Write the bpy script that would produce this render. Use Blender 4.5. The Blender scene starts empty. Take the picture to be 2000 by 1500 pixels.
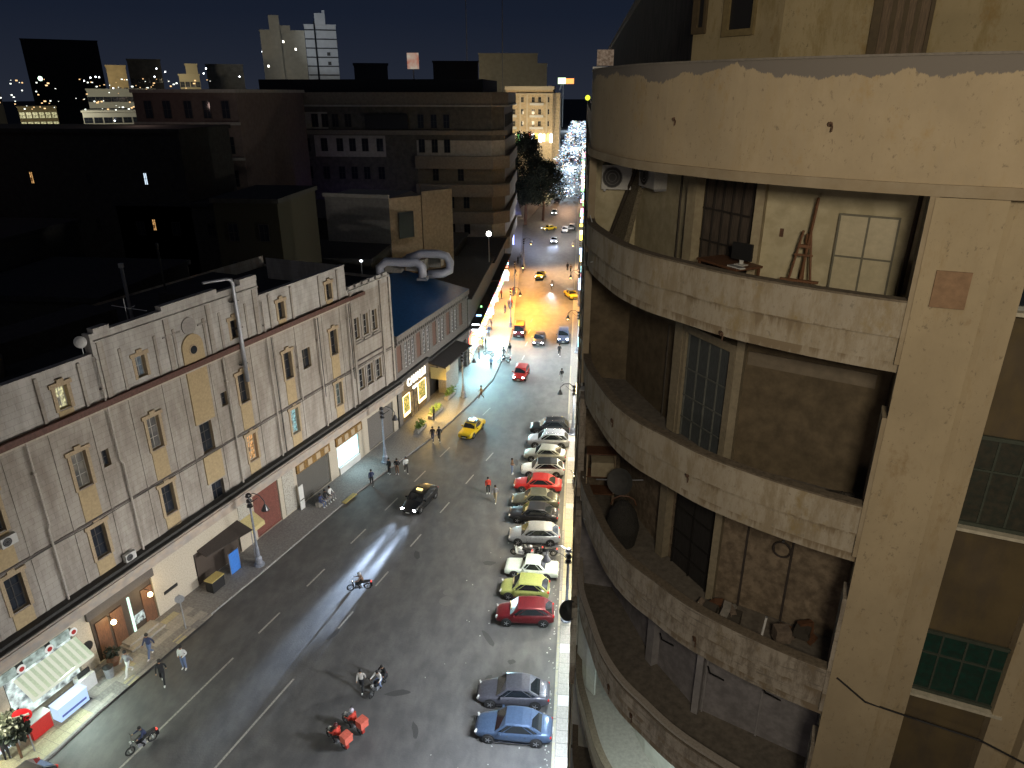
import bpy, math, random
from math import sin, cos, pi, radians, sqrt, atan2, tan
from mathutils import Vector, Matrix, Euler
RN = random.Random(11)
sc = bpy.context.scene
COL = sc.collection
# ---------------- camera ----------------
cd = bpy.data.cameras.new('camera'); cam = bpy.data.objects.new('camera', cd); COL.objects.link(cam)
cam.location = (0, 0, 35); cam.rotation_euler = (radians(67.7), 0, radians(5.3))
cd.sensor_width = 36; cd.lens = 24.966; cd.clip_start = .1; cd.clip_end = 6000
sc.camera = cam
# ---------------- night sky ----------------
w = bpy.data.worlds.new('World'); sc.world = w; w.use_nodes = True
nt = w.node_tree; nt.nodes.clear()
tc = nt.nodes.new('ShaderNodeTexCoord'); sx = nt.nodes.new('ShaderNodeSeparateXYZ')
cr = nt.nodes.new('ShaderNodeValToRGB'); bg = nt.nodes.new('ShaderNodeBackground'); ow = nt.nodes.new('ShaderNodeOutputWorld')
cr.color_ramp.elements[0].position = 0; cr.color_ramp.elements[0].color = (.017, .021, .033, 1)
cr.color_ramp.elements[1].position = .35; cr.color_ramp.elements[1].color = (.0032, .005, .0115, 1)
e = cr.color_ramp.elements.new(.09); e.color = (.0085, .0125, .0245, 1)
nt.links.new(tc.outputs['Generated'], sx.inputs[0]); nt.links.new(sx.outputs[2], cr.inputs[0])
nt.links.new(cr.outputs[0], bg.inputs[0]); bg.inputs[1].default_value = 1; nt.links.new(bg.outputs[0], ow.inputs[0])
sc.view_settings.view_transform = 'Standard'; sc.view_settings.look = 'None'
sc.view_settings.exposure = 0; sc.view_settings.gamma = 1
sc.render.engine = 'CYCLES'
sc.cycles.use_denoising = True; sc.cycles.max_bounces = 5; sc.cycles.diffuse_bounces = 3; sc.cycles.glossy_bounces = 2
sc.cycles.sample_clamp_indirect = 4; sc.cycles.use_light_tree = True; sc.cycles.caustics_reflective = False

def light(kind, loc, power, col=(1, 1, 1), size=.4, aim=None, spot=None, blend=.5, sizey=None):
    l = bpy.data.lights.new('scene_light', kind); l.energy = power; l.color = col
    if kind == 'AREA':
        l.size = size
        if sizey: l.shape = 'RECTANGLE'; l.size_y = sizey
    elif kind == 'SUN': l.angle = radians(size)
    else: l.shadow_soft_size = size
    if spot: l.spot_size = radians(spot); l.spot_blend = blend
    o = bpy.data.objects.new('scene_light', l); COL.objects.link(o); o.location = loc
    if aim is not None: o.rotation_euler = (Vector(aim) - Vector(loc)).to_track_quat('-Z', 'Y').to_euler()
    return o
WARM = (1, .82, .55); COOL = (.85, .95, 1); SOD = (1, .5, .1); PINK = (1, .8, .68)
# sun / moon: faint, very soft skyglow
light('SUN', (0, 0, 90), .045, (.8, .85, 1), 30, aim=(30, 60, 0))
# inferred lamp on the viewer's house, plus added fill lights without fixtures
light('AREA', (1.0, -2.8, 36.6), 850, (1, .86, .65), 1.6, aim=(4.6, 11, 32))
light('AREA', (6.5, -1.5, 39.5), 90, (1, .8, .48), .8, aim=(9, 11, 33))
light('AREA', (-1.5, -2.0, 31), 85, (1, .82, .66), 1.4, aim=(2.5, 13, 27))
light('SPOT', (-3, 2, 17), 420, (.98, .88, .82), 1.0, aim=(.8, 14, 21.5), spot=44, blend=1)  # unseen fill added to brighten the lower balconies
# street lighting (white lamps over the right-hand shops, plus added road fill)
for y, p, c in ((16, 5200, (.8, .88, 1)), (30, 6000, (.8, .88, 1)), (43, 4600, (1, .97, .84)), (56, 4000, (1, .93, .74)), (70, 3000, (.98, .95, .86)), (86, 2400, (1, .93, .82))):
    light('SPOT', (.0, y - 2, 6.6), p * .62, c, .45, aim=(-6.0, y - 2.5, 0), spot=125, blend=.7)
for i in range(11):
    y = 19 + i * 8.5
    light('SPOT', (1.0, y, 5.0), 2300, [(.7, .82, 1), (.74, .88, 1), (.84, .98, 1), (1, .97, .85), (1, .8, .42), (1, .85, .55), (.95, .97, .95)][i] if i < 7 else (1, .95, .88), .3, aim=(.3, y, 0), spot=150, blend=.6)
for y, p in ((14, 6500), (27, 7500), (40, 6500), (53, 5500), (66, 4500), (80, 3500)):  # extra unseen spots added to lift the middle of the road
    light('SPOT', (-.1, y, 9.5), p, (.9, .94, 1), .5, aim=(-13, y + 3, 0), spot=100, blend=1)
for y, p in ((20, 9000), (38, 10500), (55, 9000), (72, 6000)):
    light('SPOT', (-.4, y, 8.5), p, (1, .93, .84), .5, aim=(-24.5, y + 9, 13), spot=88, blend=.8)

# ---------------- materials ----------------
MATS = {}
def new_mat(name):
    m = bpy.data.materials.new(name); m.use_nodes = True
    return m, m.node_tree, m.node_tree.nodes['Principled BSDF']
def mat(name, c, rough=.75, metal=0, var=.18, scale=2., stretch=(1, 1, 1), bump=0, bscale=None, emit=None, es=0, coat=0, c2=None, thr=.5, coord='Object', detail=5, spec=None, wid=.2):
    if name in MATS: return MATS[name]
    m, t, b = new_mat(name)
    b.inputs['Roughness'].default_value = rough; b.inputs['Metallic'].default_value = metal
    if spec is not None: b.inputs['Specular IOR Level'].default_value = spec
    if coat: b.inputs['Coat Weight'].default_value = coat; b.inputs['Coat Roughness'].default_value = .05
    c = tuple(c)
    if var > 0 or c2:
        tx = t.nodes.new('ShaderNodeTexCoord'); mp = t.nodes.new('ShaderNodeMapping')
        mp.inputs['Scale'].default_value = [scale * s for s in stretch]
        t.links.new(tx.outputs[coord], mp.inputs[0])
        n = t.nodes.new('ShaderNodeTexNoise'); n.inputs['Detail'].default_value = detail; n.inputs['Roughness'].default_value = .62
        t.links.new(mp.outputs[0], n.inputs['Vector'])
        r = t.nodes.new('ShaderNodeValToRGB')
        if c2:
            r.color_ramp.elements[0].position = max(0, thr - wid / 2); r.color_ramp.elements[1].position = min(1, thr + wid / 2)
            r.color_ramp.elements[0].color = (*c, 1); r.color_ramp.elements[1].color = (*c2, 1)
        else:
            r.color_ramp.elements[0].position = .3; r.color_ramp.elements[1].position = .7
            r.color_ramp.elements[0].color = (*[x * (1 - var) for x in c], 1); r.color_ramp.elements[1].color = (*[min(1, x * (1 + var)) for x in c], 1)
        t.links.new(n.outputs[0], r.inputs[0])
        if c2 and var > 0:
            n3 = t.nodes.new('ShaderNodeTexNoise'); n3.inputs['Scale'].default_value = scale * 3.7; n3.inputs['Detail'].default_value = 6
            t.links.new(tx.outputs[coord], n3.inputs['Vector'])
            mx = t.nodes.new('ShaderNodeMix'); mx.data_type = 'RGBA'; mx.blend_type = 'MULTIPLY'; mx.inputs[0].default_value = 1
            r3 = t.nodes.new('ShaderNodeValToRGB'); r3.color_ramp.elements[0].position = .3; r3.color_ramp.elements[1].position = .7
            r3.color_ramp.elements[0].color = (1 - var, 1 - var, 1 - var, 1); r3.color_ramp.elements[1].color = (1, 1, 1, 1)
            t.links.new(n3.outputs[0], r3.inputs[0]); t.links.new(r.outputs[0], mx.inputs[6]); t.links.new(r3.outputs[0], mx.inputs[7])
            t.links.new(mx.outputs[2], b.inputs['Base Color'])
        else: t.links.new(r.outputs[0], b.inputs['Base Color'])
        if bump:
            n2 = t.nodes.new('ShaderNodeTexNoise'); n2.inputs['Scale'].default_value = bscale or scale * 6; n2.inputs['Detail'].default_value = 6
            t.links.new(tx.outputs[coord], n2.inputs['Vector'])
            bp = t.nodes.new('ShaderNodeBump'); bp.inputs['Strength'].default_value = bump; bp.inputs['Distance'].default_value = .03
            t.links.new(n2.outputs[0], bp.inputs['Height']); t.links.new(bp.outputs[0], b.inputs['Normal'])
    else: b.inputs['Base Color'].default_value = (*c, 1)
    if emit:
        b.inputs['Emission Color'].default_value = (*emit, 1); b.inputs['Emission Strength'].default_value = es
    MATS[name] = m; return m
def glow(name, c, s, c2=None, scale=3, thr=.5, wid=.3):
    """something that gives off light; with c2 a patchy interior behind glass"""
    if name in MATS: return MATS[name]
    m, t, b = new_mat(name); b.inputs['Base Color'].default_value = (.02, .02, .02, 1); b.inputs['Roughness'].default_value = .3
    b.inputs['Emission Strength'].default_value = s
    if c2:
        tx = t.nodes.new('ShaderNodeTexCoord'); n = t.nodes.new('ShaderNodeTexNoise'); n.inputs['Scale'].default_value = scale; n.inputs['Detail'].default_value = 4
        r = t.nodes.new('ShaderNodeValToRGB'); r.color_ramp.elements[0].position = thr - wid / 2; r.color_ramp.elements[1].position = thr + wid / 2
        r.color_ramp.elements[0].color = (*c, 1); r.color_ramp.elements[1].color = (*c2, 1)
        t.links.new(tx.outputs['Object'], n.inputs['Vector']); t.links.new(n.outputs[0], r.inputs[0]); t.links.new(r.outputs[0], b.inputs['Emission Color'])
    else: b.inputs['Emission Color'].default_value = (*c, 1)
    MATS[name] = m; return m

# ---------------- mesh helpers ----------------
class MB:
    def __init__(s): s.v = []; s.f = []; s.m = []
    def face(s, pts, m=0):
        n = len(s.v); s.v += [tuple(p) for p in pts]; s.f.append(tuple(range(n, n + len(pts)))); s.m.append(m); return s
    def box(s, x0, y0, z0, x1, y1, z1, m=0, M=None):
        n = len(s.v); p = [(x, y, z) for z in (z0, z1) for x, y in ((x0, y0), (x1, y0), (x1, y1), (x0, y1))]
        if M is not None: p = [tuple(M @ Vector(q)) for q in p]
        s.v += p
        for f in ((3, 2, 1, 0), (4, 5, 6, 7), (0, 1, 5, 4), (1, 2, 6, 5), (2, 3, 7, 6), (3, 0, 4, 7)):
            s.f.append(tuple(n + i for i in f)); s.m.append(m)
        return s
    def cbox(s, c, d, m=0, rz=0, rx=0, ry=0):
        M = Matrix.Translation(c) @ Euler((rx, ry, rz)).to_matrix().to_4x4()
        return s.box(-d[0] / 2, -d[1] / 2, -d[2] / 2, d[0] / 2, d[1] / 2, d[2] / 2, m, M)
    def prism(s, poly, z0, z1, m=0, mtop=None):
        n = len(s.v); k = len(poly); s.v += [(x, y, z0) for x, y in poly] + [(x, y, z1) for x, y in poly]
        s.f.append(tuple(n + i for i in reversed(range(k)))); s.m.append(m)
        s.f.append(tuple(n + k + i for i in range(k))); s.m.append(m if mtop is None else mtop)
        for i in range(k):
            j = (i + 1) % k; s.f.append((n + i, n + j, n + k + j, n + k + i)); s.m.append(m)
        return s
    def rings(s, rings, m=0, cap=True, closed=True):
        n = len(s.v); k = len(rings[0])
        for r in rings: s.v += [tuple(p) for p in r]
        for a in range(len(rings) - 1):
            for i in range(k if closed else k - 1):
                j = (i + 1) % k; s.f.append((n + a * k + i, n + a * k + j, n + (a + 1) * k + j, n + (a + 1) * k + i)); s.m.append(m)
        if cap and closed:
            s.f.append(tuple(n + i for i in reversed(range(k)))); s.m.append(m)
            s.f.append(tuple(n + (len(rings) - 1) * k + i for i in range(k))); s.m.append(m)
        return s
    def tube(s, pts, r, n=8, m=0, cap=True):
        pts = [Vector(p) for p in pts]; rr = r if isinstance(r, (list, tuple)) else [r] * len(pts); out = []
        u = None
        for i, p in enumerate(pts):
            d = (pts[min(i + 1, len(pts) - 1)] - pts[max(i - 1, 0)]).normalized()
            if u is None: u = d.orthogonal().normalized()
            u = (u - d * u.dot(d)); u = u.normalized() if u.length > 1e-4 else d.orthogonal().normalized()
            v = d.cross(u)
            out.append([p + (u * cos(2 * pi * k / n) + v * sin(2 * pi * k / n)) * rr[i] for k in range(n)])
        return s.rings(out, m, cap)
    def cyl(s, c, r, h, n=12, m=0, ax='z', r2=None):
        c = Vector(c); a = {'x': Vector((1, 0, 0)), 'y': Vector((0, 1, 0)), 'z': Vector((0, 0, 1))}[ax] * h / 2
        return s.tube([c - a, c + a], [r, r if r2 is None else r2], n, m)
    def lathe(s, prof, n=10, m=0, c=(0, 0, 0)):
        return s.rings([[(c[0] + r * cos(2 * pi * k / n), c[1] + r * sin(2 * pi * k / n), c[2] + z) for k in range(n)] for r, z in prof], m)
    def ball(s, c, r, n=8, m=0, sq=1):
        return s.lathe([(r * sin(pi * i / 6) + 1e-4, -r * sq * cos(pi * i / 6)) for i in range(7)], n, m, c)
    def mesh(s, name, mats, smooth=False):
        me = bpy.data.meshes.new(name); me.from_pydata(s.v, [], s.f)
        for a in (mats if isinstance(mats, (list, tuple)) else [mats]): me.materials.append(a)
        me.polygons.foreach_set('material_index', s.m)
        if smooth: me.polygons.foreach_set('use_smooth', [True] * len(s.f))
        me.update(); return me
    def build(s, name, mats, parent=None, loc=None, rz=None, smooth=False):
        return link(name, s.mesh(name, mats, smooth), parent, loc, rz)
def link(name, me, parent=None, loc=None, rz=None, scale=None):
    o = bpy.data.objects.new(name, me); COL.objects.link(o)
    if parent is not None: o.parent = parent
    if loc is not None: o.location = loc
    if rz is not None: o.rotation_euler = (0, 0, rz)
    if scale is not None: o.scale = scale
    return o
def tag(o, label=None, cat=None, group=None, kind=None):
    if label: o['label'] = label
    if cat: o['category'] = cat
    if group: o['group'] = group
    if kind: o['kind'] = kind
    return o
def thing(name, label, cat, loc=(0, 0, 0), rz=0, group=None):
    o = bpy.data.objects.new(name, None); COL.objects.link(o); o.location = loc; o.rotation_euler = (0, 0, rz); o.empty_display_size = .2
    return tag(o, label, cat, group)
def struct(name, mb, mats, label=None, kind='structure', smooth=False):
    return tag(mb.build(name, mats, smooth=smooth), label=label, kind=kind)
def kids(o): return list(o.children)
def dup(o, parent=None, skip=()):
    c = o.copy(); COL.objects.link(c)
    if parent is not None: c.parent = parent
    for k in kids(o):
        if k.name.split('.')[0] not in skip: dup(k, c, skip)
    return c
def wall_holes(mb, x0, x1, z0, z1, holes, y=0, depth=.3, m=0, mr=None):
    """flat wall in the x-z plane at y with rectangular openings and their reveals (depth towards +y)"""
    mr = m if mr is None else mr
    xs = sorted({x0, x1, *[a for h in holes for a in (h[0], h[1]) if x0 < a < x1]}); zs = sorted({z0, z1, *[a for h in holes for a in (h[2], h[3]) if z0 < a < z1]})
    for i in range(len(xs) - 1):
        for j in range(len(zs) - 1):
            cx, cz = (xs[i] + xs[i + 1]) / 2, (zs[j] + zs[j + 1]) / 2
            if any(h[0] < cx < h[1] and h[2] < cz < h[3] for h in holes): continue
            mb.face([(xs[i], y, zs[j]), (xs[i + 1], y, zs[j]), (xs[i + 1], y, zs[j + 1]), (xs[i], y, zs[j + 1])], m)
    for a, b, c, d in holes:
        Y = y + depth
        mb.face([(a, y, c), (a, Y, c), (a, Y, d), (a, y, d)], mr); mb.face([(b, y, c), (b, y, d), (b, Y, d), (b, Y, c)], mr)
        mb.face([(a, y, c), (b, y, c), (b, Y, c), (a, Y, c)], mr); mb.face([(a, y, d), (a, Y, d), (b, Y, d), (b, y, d)], mr)
_wm = {}
def window(parent, x, y, z, wd, ht, frame, glass, nx=2, nz=2, sill=None, fw=.06, name='window'):
    """window part (frame, mullions) with a pane sub-part; x,z = centre, y = outer plane of the frame"""
    k = (round(wd, 2), round(ht, 2), frame.name, nx, nz, fw)
    if k not in _wm:
        f = MB(); W, H = wd / 2, ht / 2
        f.box(-W, 0, -H, -W + fw, .07, H).box(W - fw, 0, -H, W, .07, H).box(-W + fw, 0, -H, W - fw, .07, -H + fw).box(-W + fw, 0, H - fw, W - fw, .07, H)
        for i in range(1, nx): f.box(-W + wd * i / nx - fw * .4, .01, -H + fw, -W + wd * i / nx + fw * .4, .06, H - fw)
        for i in range(1, nz): f.box(-W + fw, .015, -H + ht * i / nz - fw * .3, W - fw, .05, -H + ht * i / nz + fw * .3)
        _wm[k] = f.mesh('window', frame)
    kp = (k[0], k[1], glass.name)
    if kp not in _wm: _wm[kp] = MB().box(-wd / 2 + .01, .035, -ht / 2 + .01, wd / 2 - .01, .045, ht / 2 - .01).mesh('pane', glass)
    o = link(name, _wm[k], parent, (x, y, z)); link('pane', _wm[kp], o)
    if sill: MB().box(-wd / 2 - .08, -sill, -ht / 2 - .08, wd / 2 + .08, .02, -ht / 2 - .003).build('sill', frame, o)
    return o
M_ = dict(
 asphalt=mat('asphalt', (.112, .108, .104), .62, c2=(.08, .078, .077), thr=.48, wid=.22, var=.22, scale=.22, stretch=(1, .45, 1), bump=.3, bscale=9, spec=.5),
 kerb=mat('kerb_stone', (.22, .21, .2), .85, var=.3, scale=1.2, bump=.2),
 kerby=mat('kerb_paint', (.36, .33, .22), .8, c2=(.3, .29, .26), var=.2, scale=1.5),
 slab=mat('paving', (.3, .28, .25), .75, var=.22, scale=2.2, bump=.2, coord='Object'),
 slabd=mat('paving_grey', (.2, .19, .18), .75, var=.3, scale=1.3, bump=.2),
 slaby=mat('paving_yellow', (.38, .34, .22), .75, var=.25, scale=2.6, bump=.2),
 line=mat('road_paint', (.36, .34, .3), .7, c2=(.1, .095, .09), thr=.6, scale=2.3, var=.2),
 glass=mat('dark_glass', (.018, .022, .03), .08, var=0), black=mat('black_plastic', (.015, .015, .016), .5, var=0),
 darkroof=mat('bitumen_roof', (.035, .035, .036), .95, var=.4, scale=.5, bump=.3),
 metal=mat('grey_metal', (.36, .37, .4), .45, .6, var=.15), white=mat('white_paint', (.6, .6, .58), .55, var=.1, scale=3),
 wood=mat('brown_wood', (.12, .055, .028), .6, var=.35, scale=4, stretch=(1, 1, .2)),
 brown=mat('brown_cornice', (.11, .05, .038), .7, var=.3, scale=1.4), concrete=mat('concrete', (.3, .28, .25), .9, var=.25, scale=1.5, bump=.3),
)
# ---------------- ground, road, pavements ----------------
struct('ground', MB().face([(-2500, -200, -.06), (2500, -200, -.06), (2500, 4500, -.06), (-2500, 4500, -.06)]), mat('dark_ground', (.04, .04, .04), .9, scale=.05))
KL = [(-36, 6), (-32.5, 14), (-28.9, 27.1), (-27.2, 34.4), (-24.1, 43.75), (-20.3, 56.1), (-14.95, 69.5), (-12.2, 79), (-10.7, 86), (-10.0, 97), (-10.1, 108.8), (-10.9, 122), (-11.5, 134.9), (-16, 204), (-14, 230), (-11, 300), (-10, 900)]
FL = [(-41, 6), (-37.5, 10), (-33.6, 23.4), (-29.1, 38.2), (-18.6, 72.2), (-14.4, 90.8), (-14.4, 103), (-14.3, 117), (-14.6, 141), (-20.5, 204), (-18, 230), (-12.8, 300), (-12, 900)]
struct('road', MB().face([(x, y, 0) for x, y in KL] + [(-.3, 900, 0), (-.3, -12, 0), (-36, -12, 0)][::1]), M_['asphalt'], 'worn grey asphalt road running away between the buildings')
pl = MB()
poly = [(x + .16, y) for x, y in KL] + [(x - 1.5, y) for x, y in reversed(FL)]
pl.prism([(x - .16, y) for x, y in poly[:len(KL)]] + poly[len(KL):], -.05, .13)
pav_l = struct('pavement', pl, M_['slabd'], 'pavement along the left facades, grey and yellow paving slabs')
kb = MB()
for (a, b), (c, d) in zip(KL[:-1], KL[1:]):
    n = Vector((d - b, -(c - a))).normalized() * .17
    kb.prism([(a, b), (a + n.x, b + n.y), (c + n.x, d + n.y), (c, d)], -.03, .15)
kb.build('kerb', M_['kerb'], pav_l)
pav_r = struct('pavement', MB().prism([(-.3, -10), (3.1, -10), (3.1, 900), (-.3, 900)], -.05, .13), M_['slabd'], 'bright right hand pavement beside the parked cars')
ky = 4.0; i = 0
km = [MB().box(-.47, 0, -.05, -.3, 3.96, .15).mesh('kerb_stone', M_['kerby'] if j == 0 else M_['kerb']) for j in (0, 1)]
while ky < 240:
    link('kerb_stone', km[0 if (i // 2) % 3 < 2 else 1], pav_r, (0, ky, 0)); ky += 4.0; i += 1
# single slabs where the photograph shows them
sm = [MB().box(0, 0, .12, .84, .86, .142).mesh('slab', m) for m in (M_['slab'], M_['slaby'], mat('paving_pale', (.45, .44, .42), .7, scale=3))]
for i in range(58):
    y = 24 + i * .9
    link('slab', sm[1 if 20 < i < 33 else (2 if i % 5 == 0 else 0)], pav_r, (-.25, y, RN.uniform(-.004, .004)))
    link('slab', sm[0 if i % 4 else 2], pav_r, (.65, y, RN.uniform(-.004, .004)))
LS = [MB().box(0, 0, .12, .78, .56, .142).mesh('slab', m) for m in (M_['slab'], M_['slaby'], M_['slabd'])]
fx, fy = sin(radians(17)), cos(radians(17)); A0 = Vector((-29.06, 38.24))
def FW(s, off=0, z=0):   # along-facade coordinate -> world, off = metres towards the street
    return Vector((A0.x + fx * s + fy * off, A0.y + fy * s - fx * off, z))
for i in range(26):
    for j in range(5):
        s = -19 + i * .8
        k = 1 if (s < -8.5 or RN.random() < .12) else (0 if RN.random() < .6 else 2)
        p = FW(s, .5 + j * .58 + .56)
        link('slab', LS[k], pav_l, (p.x, p.y, RN.uniform(-.005, .003)), rz=pi / 2 - radians(17))
# lane markings
def dash(a, b, wd=.13):
    a, b = Vector(a), Vector(b); n = Vector((b.y - a.y, a.x - b.x)).normalized() * wd / 2
    MB().prism([(a.x - n.x, a.y - n.y), (a.x + n.x, a.y + n.y), (b.x + n.x, b.y + n.y), (b.x - n.x, b.y - n.y)], .002, .006).build('lane_marking', M_['line'], road)
road = bpy.data.objects['road']
P1, P2 = Vector((-24.5, 26.5)), Vector((-9.7, 77.5)); d1 = (P2 - P1).normalized()
dash(P1 - d1 * 14, P1 + d1 * 9)
for t in (11.5, 17, 23, 28.5, 34, 39.5, 45, 50.5): dash(P1 + d1 * t, P1 + d1 * (t + 2.3))
P1, P2 = Vector((-19.2, 27.0)), Vector((-9.4, 61.3)); d1 = (P2 - P1).normalized()
dash(P1 - d1 * 14, P1 + d1 * 7)
for t in (12, 17, 22.5, 28, 33.5, 38.5): dash(P1 + d1 * t, P1 + d1 * (t + 1.9))
for y in (88, 94, 100, 106, 112): dash((-7.3, y), (-7.1, y + 2), .16)
dash((-27.0 + .3, 36.2), (-24.0 + .35, 45.2)); dash((-24.0 + .35, 45.2), (-20.1 + .3, 57.4))
for x, y, s in ((-8.8, 42.1, .55), (-8.9, 43.1, .35)):
    MB().cyl((0, 0, .006), s, .008, 16).build('manhole_cover', mat('iron', (.12, .115, .11), .6, .3, scale=8), road, (x, y, 0))
tarm = mat('patched_tar', (.045, .044, .043), .6, var=.3, scale=4)
for x, y, a, b, r in ((-10.3, 33.2, 1.6, .5, .2), (-5.2, 38.5, .5, 1.9, .6), (-6.2, 47, 1.1, .6, .1), (-3.4, 36.5, .5, .5, 0), (-8.6, 30.5, .4, 1.3, .3), (-4.8, 35, .6, .35, .9), (-12.2, 47.5, .5, 1.2, .3), (-16, 38, 1.3, .4, 1.1), (-5.5, 64, .5, 1.4, .2)):
    pts = [(a * .5 * cos(t * pi / 5) * RN.uniform(.7, 1.2), b * .5 * sin(t * pi / 5) * RN.uniform(.7, 1.2)) for t in range(10)]
    MB().prism(pts, .001, .005).build('tar_patch', tarm, road, (x, y, 0), rz=r)
lit = MB()
for _ in range(90):
    x, y = RN.uniform(-9, -.6), RN.uniform(27, 50)
    if _ < 62: x = RN.uniform(-1.1, -.55)
    lit.cbox((x, y, .02), (RN.uniform(.03, .1), RN.uniform(.03, .12), .02), rz=RN.uniform(0, 3))
tag(lit.build('litter', mat('paper_scraps', (.33, .33, .3), .8)), 'scraps of pale litter scattered on the asphalt by the right kerb', kind='stuff')

# ---------------- left facade: long pale building ----------------
def block_mat(name, c, c2, bs=1.1):
    m, t, b = new_mat(name); tx = t.nodes.new('ShaderNodeTexCoord')
    mp = t.nodes.new('ShaderNodeMapping'); mp.inputs['Rotation'].default_value = (pi / 2, 0, 0)
    br = t.nodes.new('ShaderNodeTexBrick'); br.inputs['Scale'].default_value = bs; br.inputs['Mortar Size'].default_value = .012; br.inputs['Brick Width'].default_value = .9; br.inputs['Row Height'].default_value = .42
    br.inputs['Color1'].default_value = (*c, 1); br.inputs['Color2'].default_value = (*[x * .93 for x in c], 1); br.inputs['Mortar'].default_value = (*[x * .7 for x in c], 1)
    n = t.nodes.new('ShaderNodeTexNoise'); m2 = t.nodes.new('ShaderNodeMapping'); m2.inputs['Scale'].default_value = (.9, .9, .22)
    n.inputs['Scale'].default_value = 1.0; n.inputs['Detail'].default_value = 8; n.inputs['Roughness'].default_value = .7
    r = t.nodes.new('ShaderNodeValToRGB'); r.color_ramp.elements[0].position = .4; r.color_ramp.elements[1].position = .58
    r.color_ramp.elements[0].color = (*c2, 1); r.color_ramp.elements[1].color = (1, 1, 1, 1)
    mx = t.nodes.new('ShaderNodeMix'); mx.data_type = 'RGBA'; mx.blend_type = 'MULTIPLY'; mx.inputs[0].default_value = 1
    L = t.links.new; L(tx.outputs['Object'], mp.inputs[0]); L(mp.outputs[0], br.inputs['Vector']); L(tx.outputs['Object'], m2.inputs[0]); L(m2.outputs[0], n.inputs['Vector'])
    L(n.outputs[0], r.inputs[0]); L(br.outputs['Color'], mx.inputs[6]); L(r.outputs[0], mx.inputs[7]); L(mx.outputs[2], b.inputs['Base Color'])
    bp = t.nodes.new('ShaderNodeBump'); bp.inputs['Strength'].default_value = .5; bp.inputs['Distance'].default_value = .02; bp.invert = True
    L(br.outputs['Fac'], bp.inputs['Height']); L(bp.outputs[0], b.inputs['Normal']); b.inputs['Roughness'].default_value = .85
    MATS[name] = m; return m
F_low = block_mat('stone_render_low', (.42, .385, .34), (.7, .67, .65)); F_top = block_mat('stone_render_pale', (.5, .48, .45), (.72, .7, .68))
ochre = mat('ochre_panel', (.43, .33, .19), .85, var=.15, scale=1.2, bump=.1); cream = mat('cream_trim', (.46, .41, .33), .8, var=.2, scale=2)
tanf = mat('tan_trim', (.4, .31, .2), .8, var=.25, scale=2); frame_d = mat('dark_frame', (.05, .045, .04), .5, var=0)
framew = mat('window_frame_pale', (.4, .38, .34), .6, var=.1)
g_warm = glow('lit_glass_warm', (1, .55, .2), 1.0, (.1, .04, .01), 5); g_yel = glow('lit_glass_yellow', (1, .95, .5), .9, (.06, .05, .03), 4, .48); g_cy = glow('lit_glass_cyan', (.5, .95, 1), .8, (.05, .1, .1), 4.5, .5)
fac = thing('facade_building', 'long pale stone building with brown cornice, street facade on the left', 'building', (A0.x, A0.y, 0), pi / 2 - radians(17))
S0, S1 = -26, 33.5
cols = [-19.2, -13.7, -8.15, -2.65, 2.9, 11.45, 16.85, 23.35]
holes = []; wins = []
for c in cols:
    wins += [(c, 18.45, .75, 1.45, 'A'), (c, 13.6, .98, 2.4, 'C'), (c, 8.4, 1.0, 2.35, 'B')]
wins += [(7.2, 11.3, 1.15, 2.35, 'N'), (7.35, 6.25, 1.2, 2.4, 'N')]
wins += [(9.4, 13.5, .62, 1.1, 'S'), (-.95, 13.55, .6, 1.15, 'S'), (19.35, 13.4, 1.1, 1.8, 'S2')]
for c in (27.15, 28.75, 30.35): wins += [(c, 13.8, .9, 2.1, 'T'), (c + .1, 8.5, 1.05, 2.1, 'U')]
holes = [(a - w_ / 2, a + w_ / 2, z - h / 2, z + h / 2) for a, z, w_, h, k in wins]
shops = [(-25, -18.5, .14, 4.2), (-17.5, -11, .14, 4.2), (-10.3, -5.9, .14, 4.1), (-4.7, .2, .14, 3.7), (3.9, 8.6, .14, 2.9), (10.55, 13.7, .14, 4.4), (16.1, 20.9, .14, 3.4), (22.2, 25.9, .14, 3.1), (27.6, 32.6, .14, 3.9)]
mb = MB()
wall_holes(mb, S0, S1, 0, 5.9, [h for h in holes if h[2] < 5.3] + shops, 0, .45, 1, 1)
hb = [h for h in holes if h[3] > 5.3 and h[2] < 17]
wall_holes(mb, S0, S1, 5.9, 17.1, [(a, b, max(5.9, c), d) for a, b, c, d in hb], 0, .32, 0, 3)
wall_holes(mb, S0, -.1, 17.1, 20.3, [h for h in holes if h[2] > 17 and h[1] < 0], 0, .3, 2, 3)
wall_holes(mb, -.1, 14.4, 17.1, 21.55, [h for h in holes if h[2] > 17 and 0 < h[0] < 14], -.06, .35, 2, 3)
wall_holes(mb, 14.4, 26.0, 17.1, 20.25, [h for h in holes if h[2] > 17 and h[0] > 14.5], 0, .3, 2, 3)
mb.box(26.0, 0, 17.1, S1, .3, 17.85, 2)
mb.box(-.1, -.06, 17.1, 14.4, -.055, 17.11, 2)
for x in (-.1, 14.4): mb.face([(x, -.06, 17.1), (x, .4, 17.1), (x, .4, 21.55), (x, -.06, 21.55)], 2)
for x0, x1, z in ((S0, -.1, 20.3), (-.1, 14.4, 21.55), (14.4, 26.0, 20.25)):
    mb.face([(x0, -.06, z), (x1, -.06, z), (x1, .4, z), (x0, .4, z)], 2); mb.face([(x0, .4, 17.0), (x1, .4, 17.0), (x1, .4, z), (x0, .4, z)], 2)
mb.face([(26, 0, 17), (26, 9, 17), (26, 9, 20.25), (26, 0, 20.25)], 2)
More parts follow.
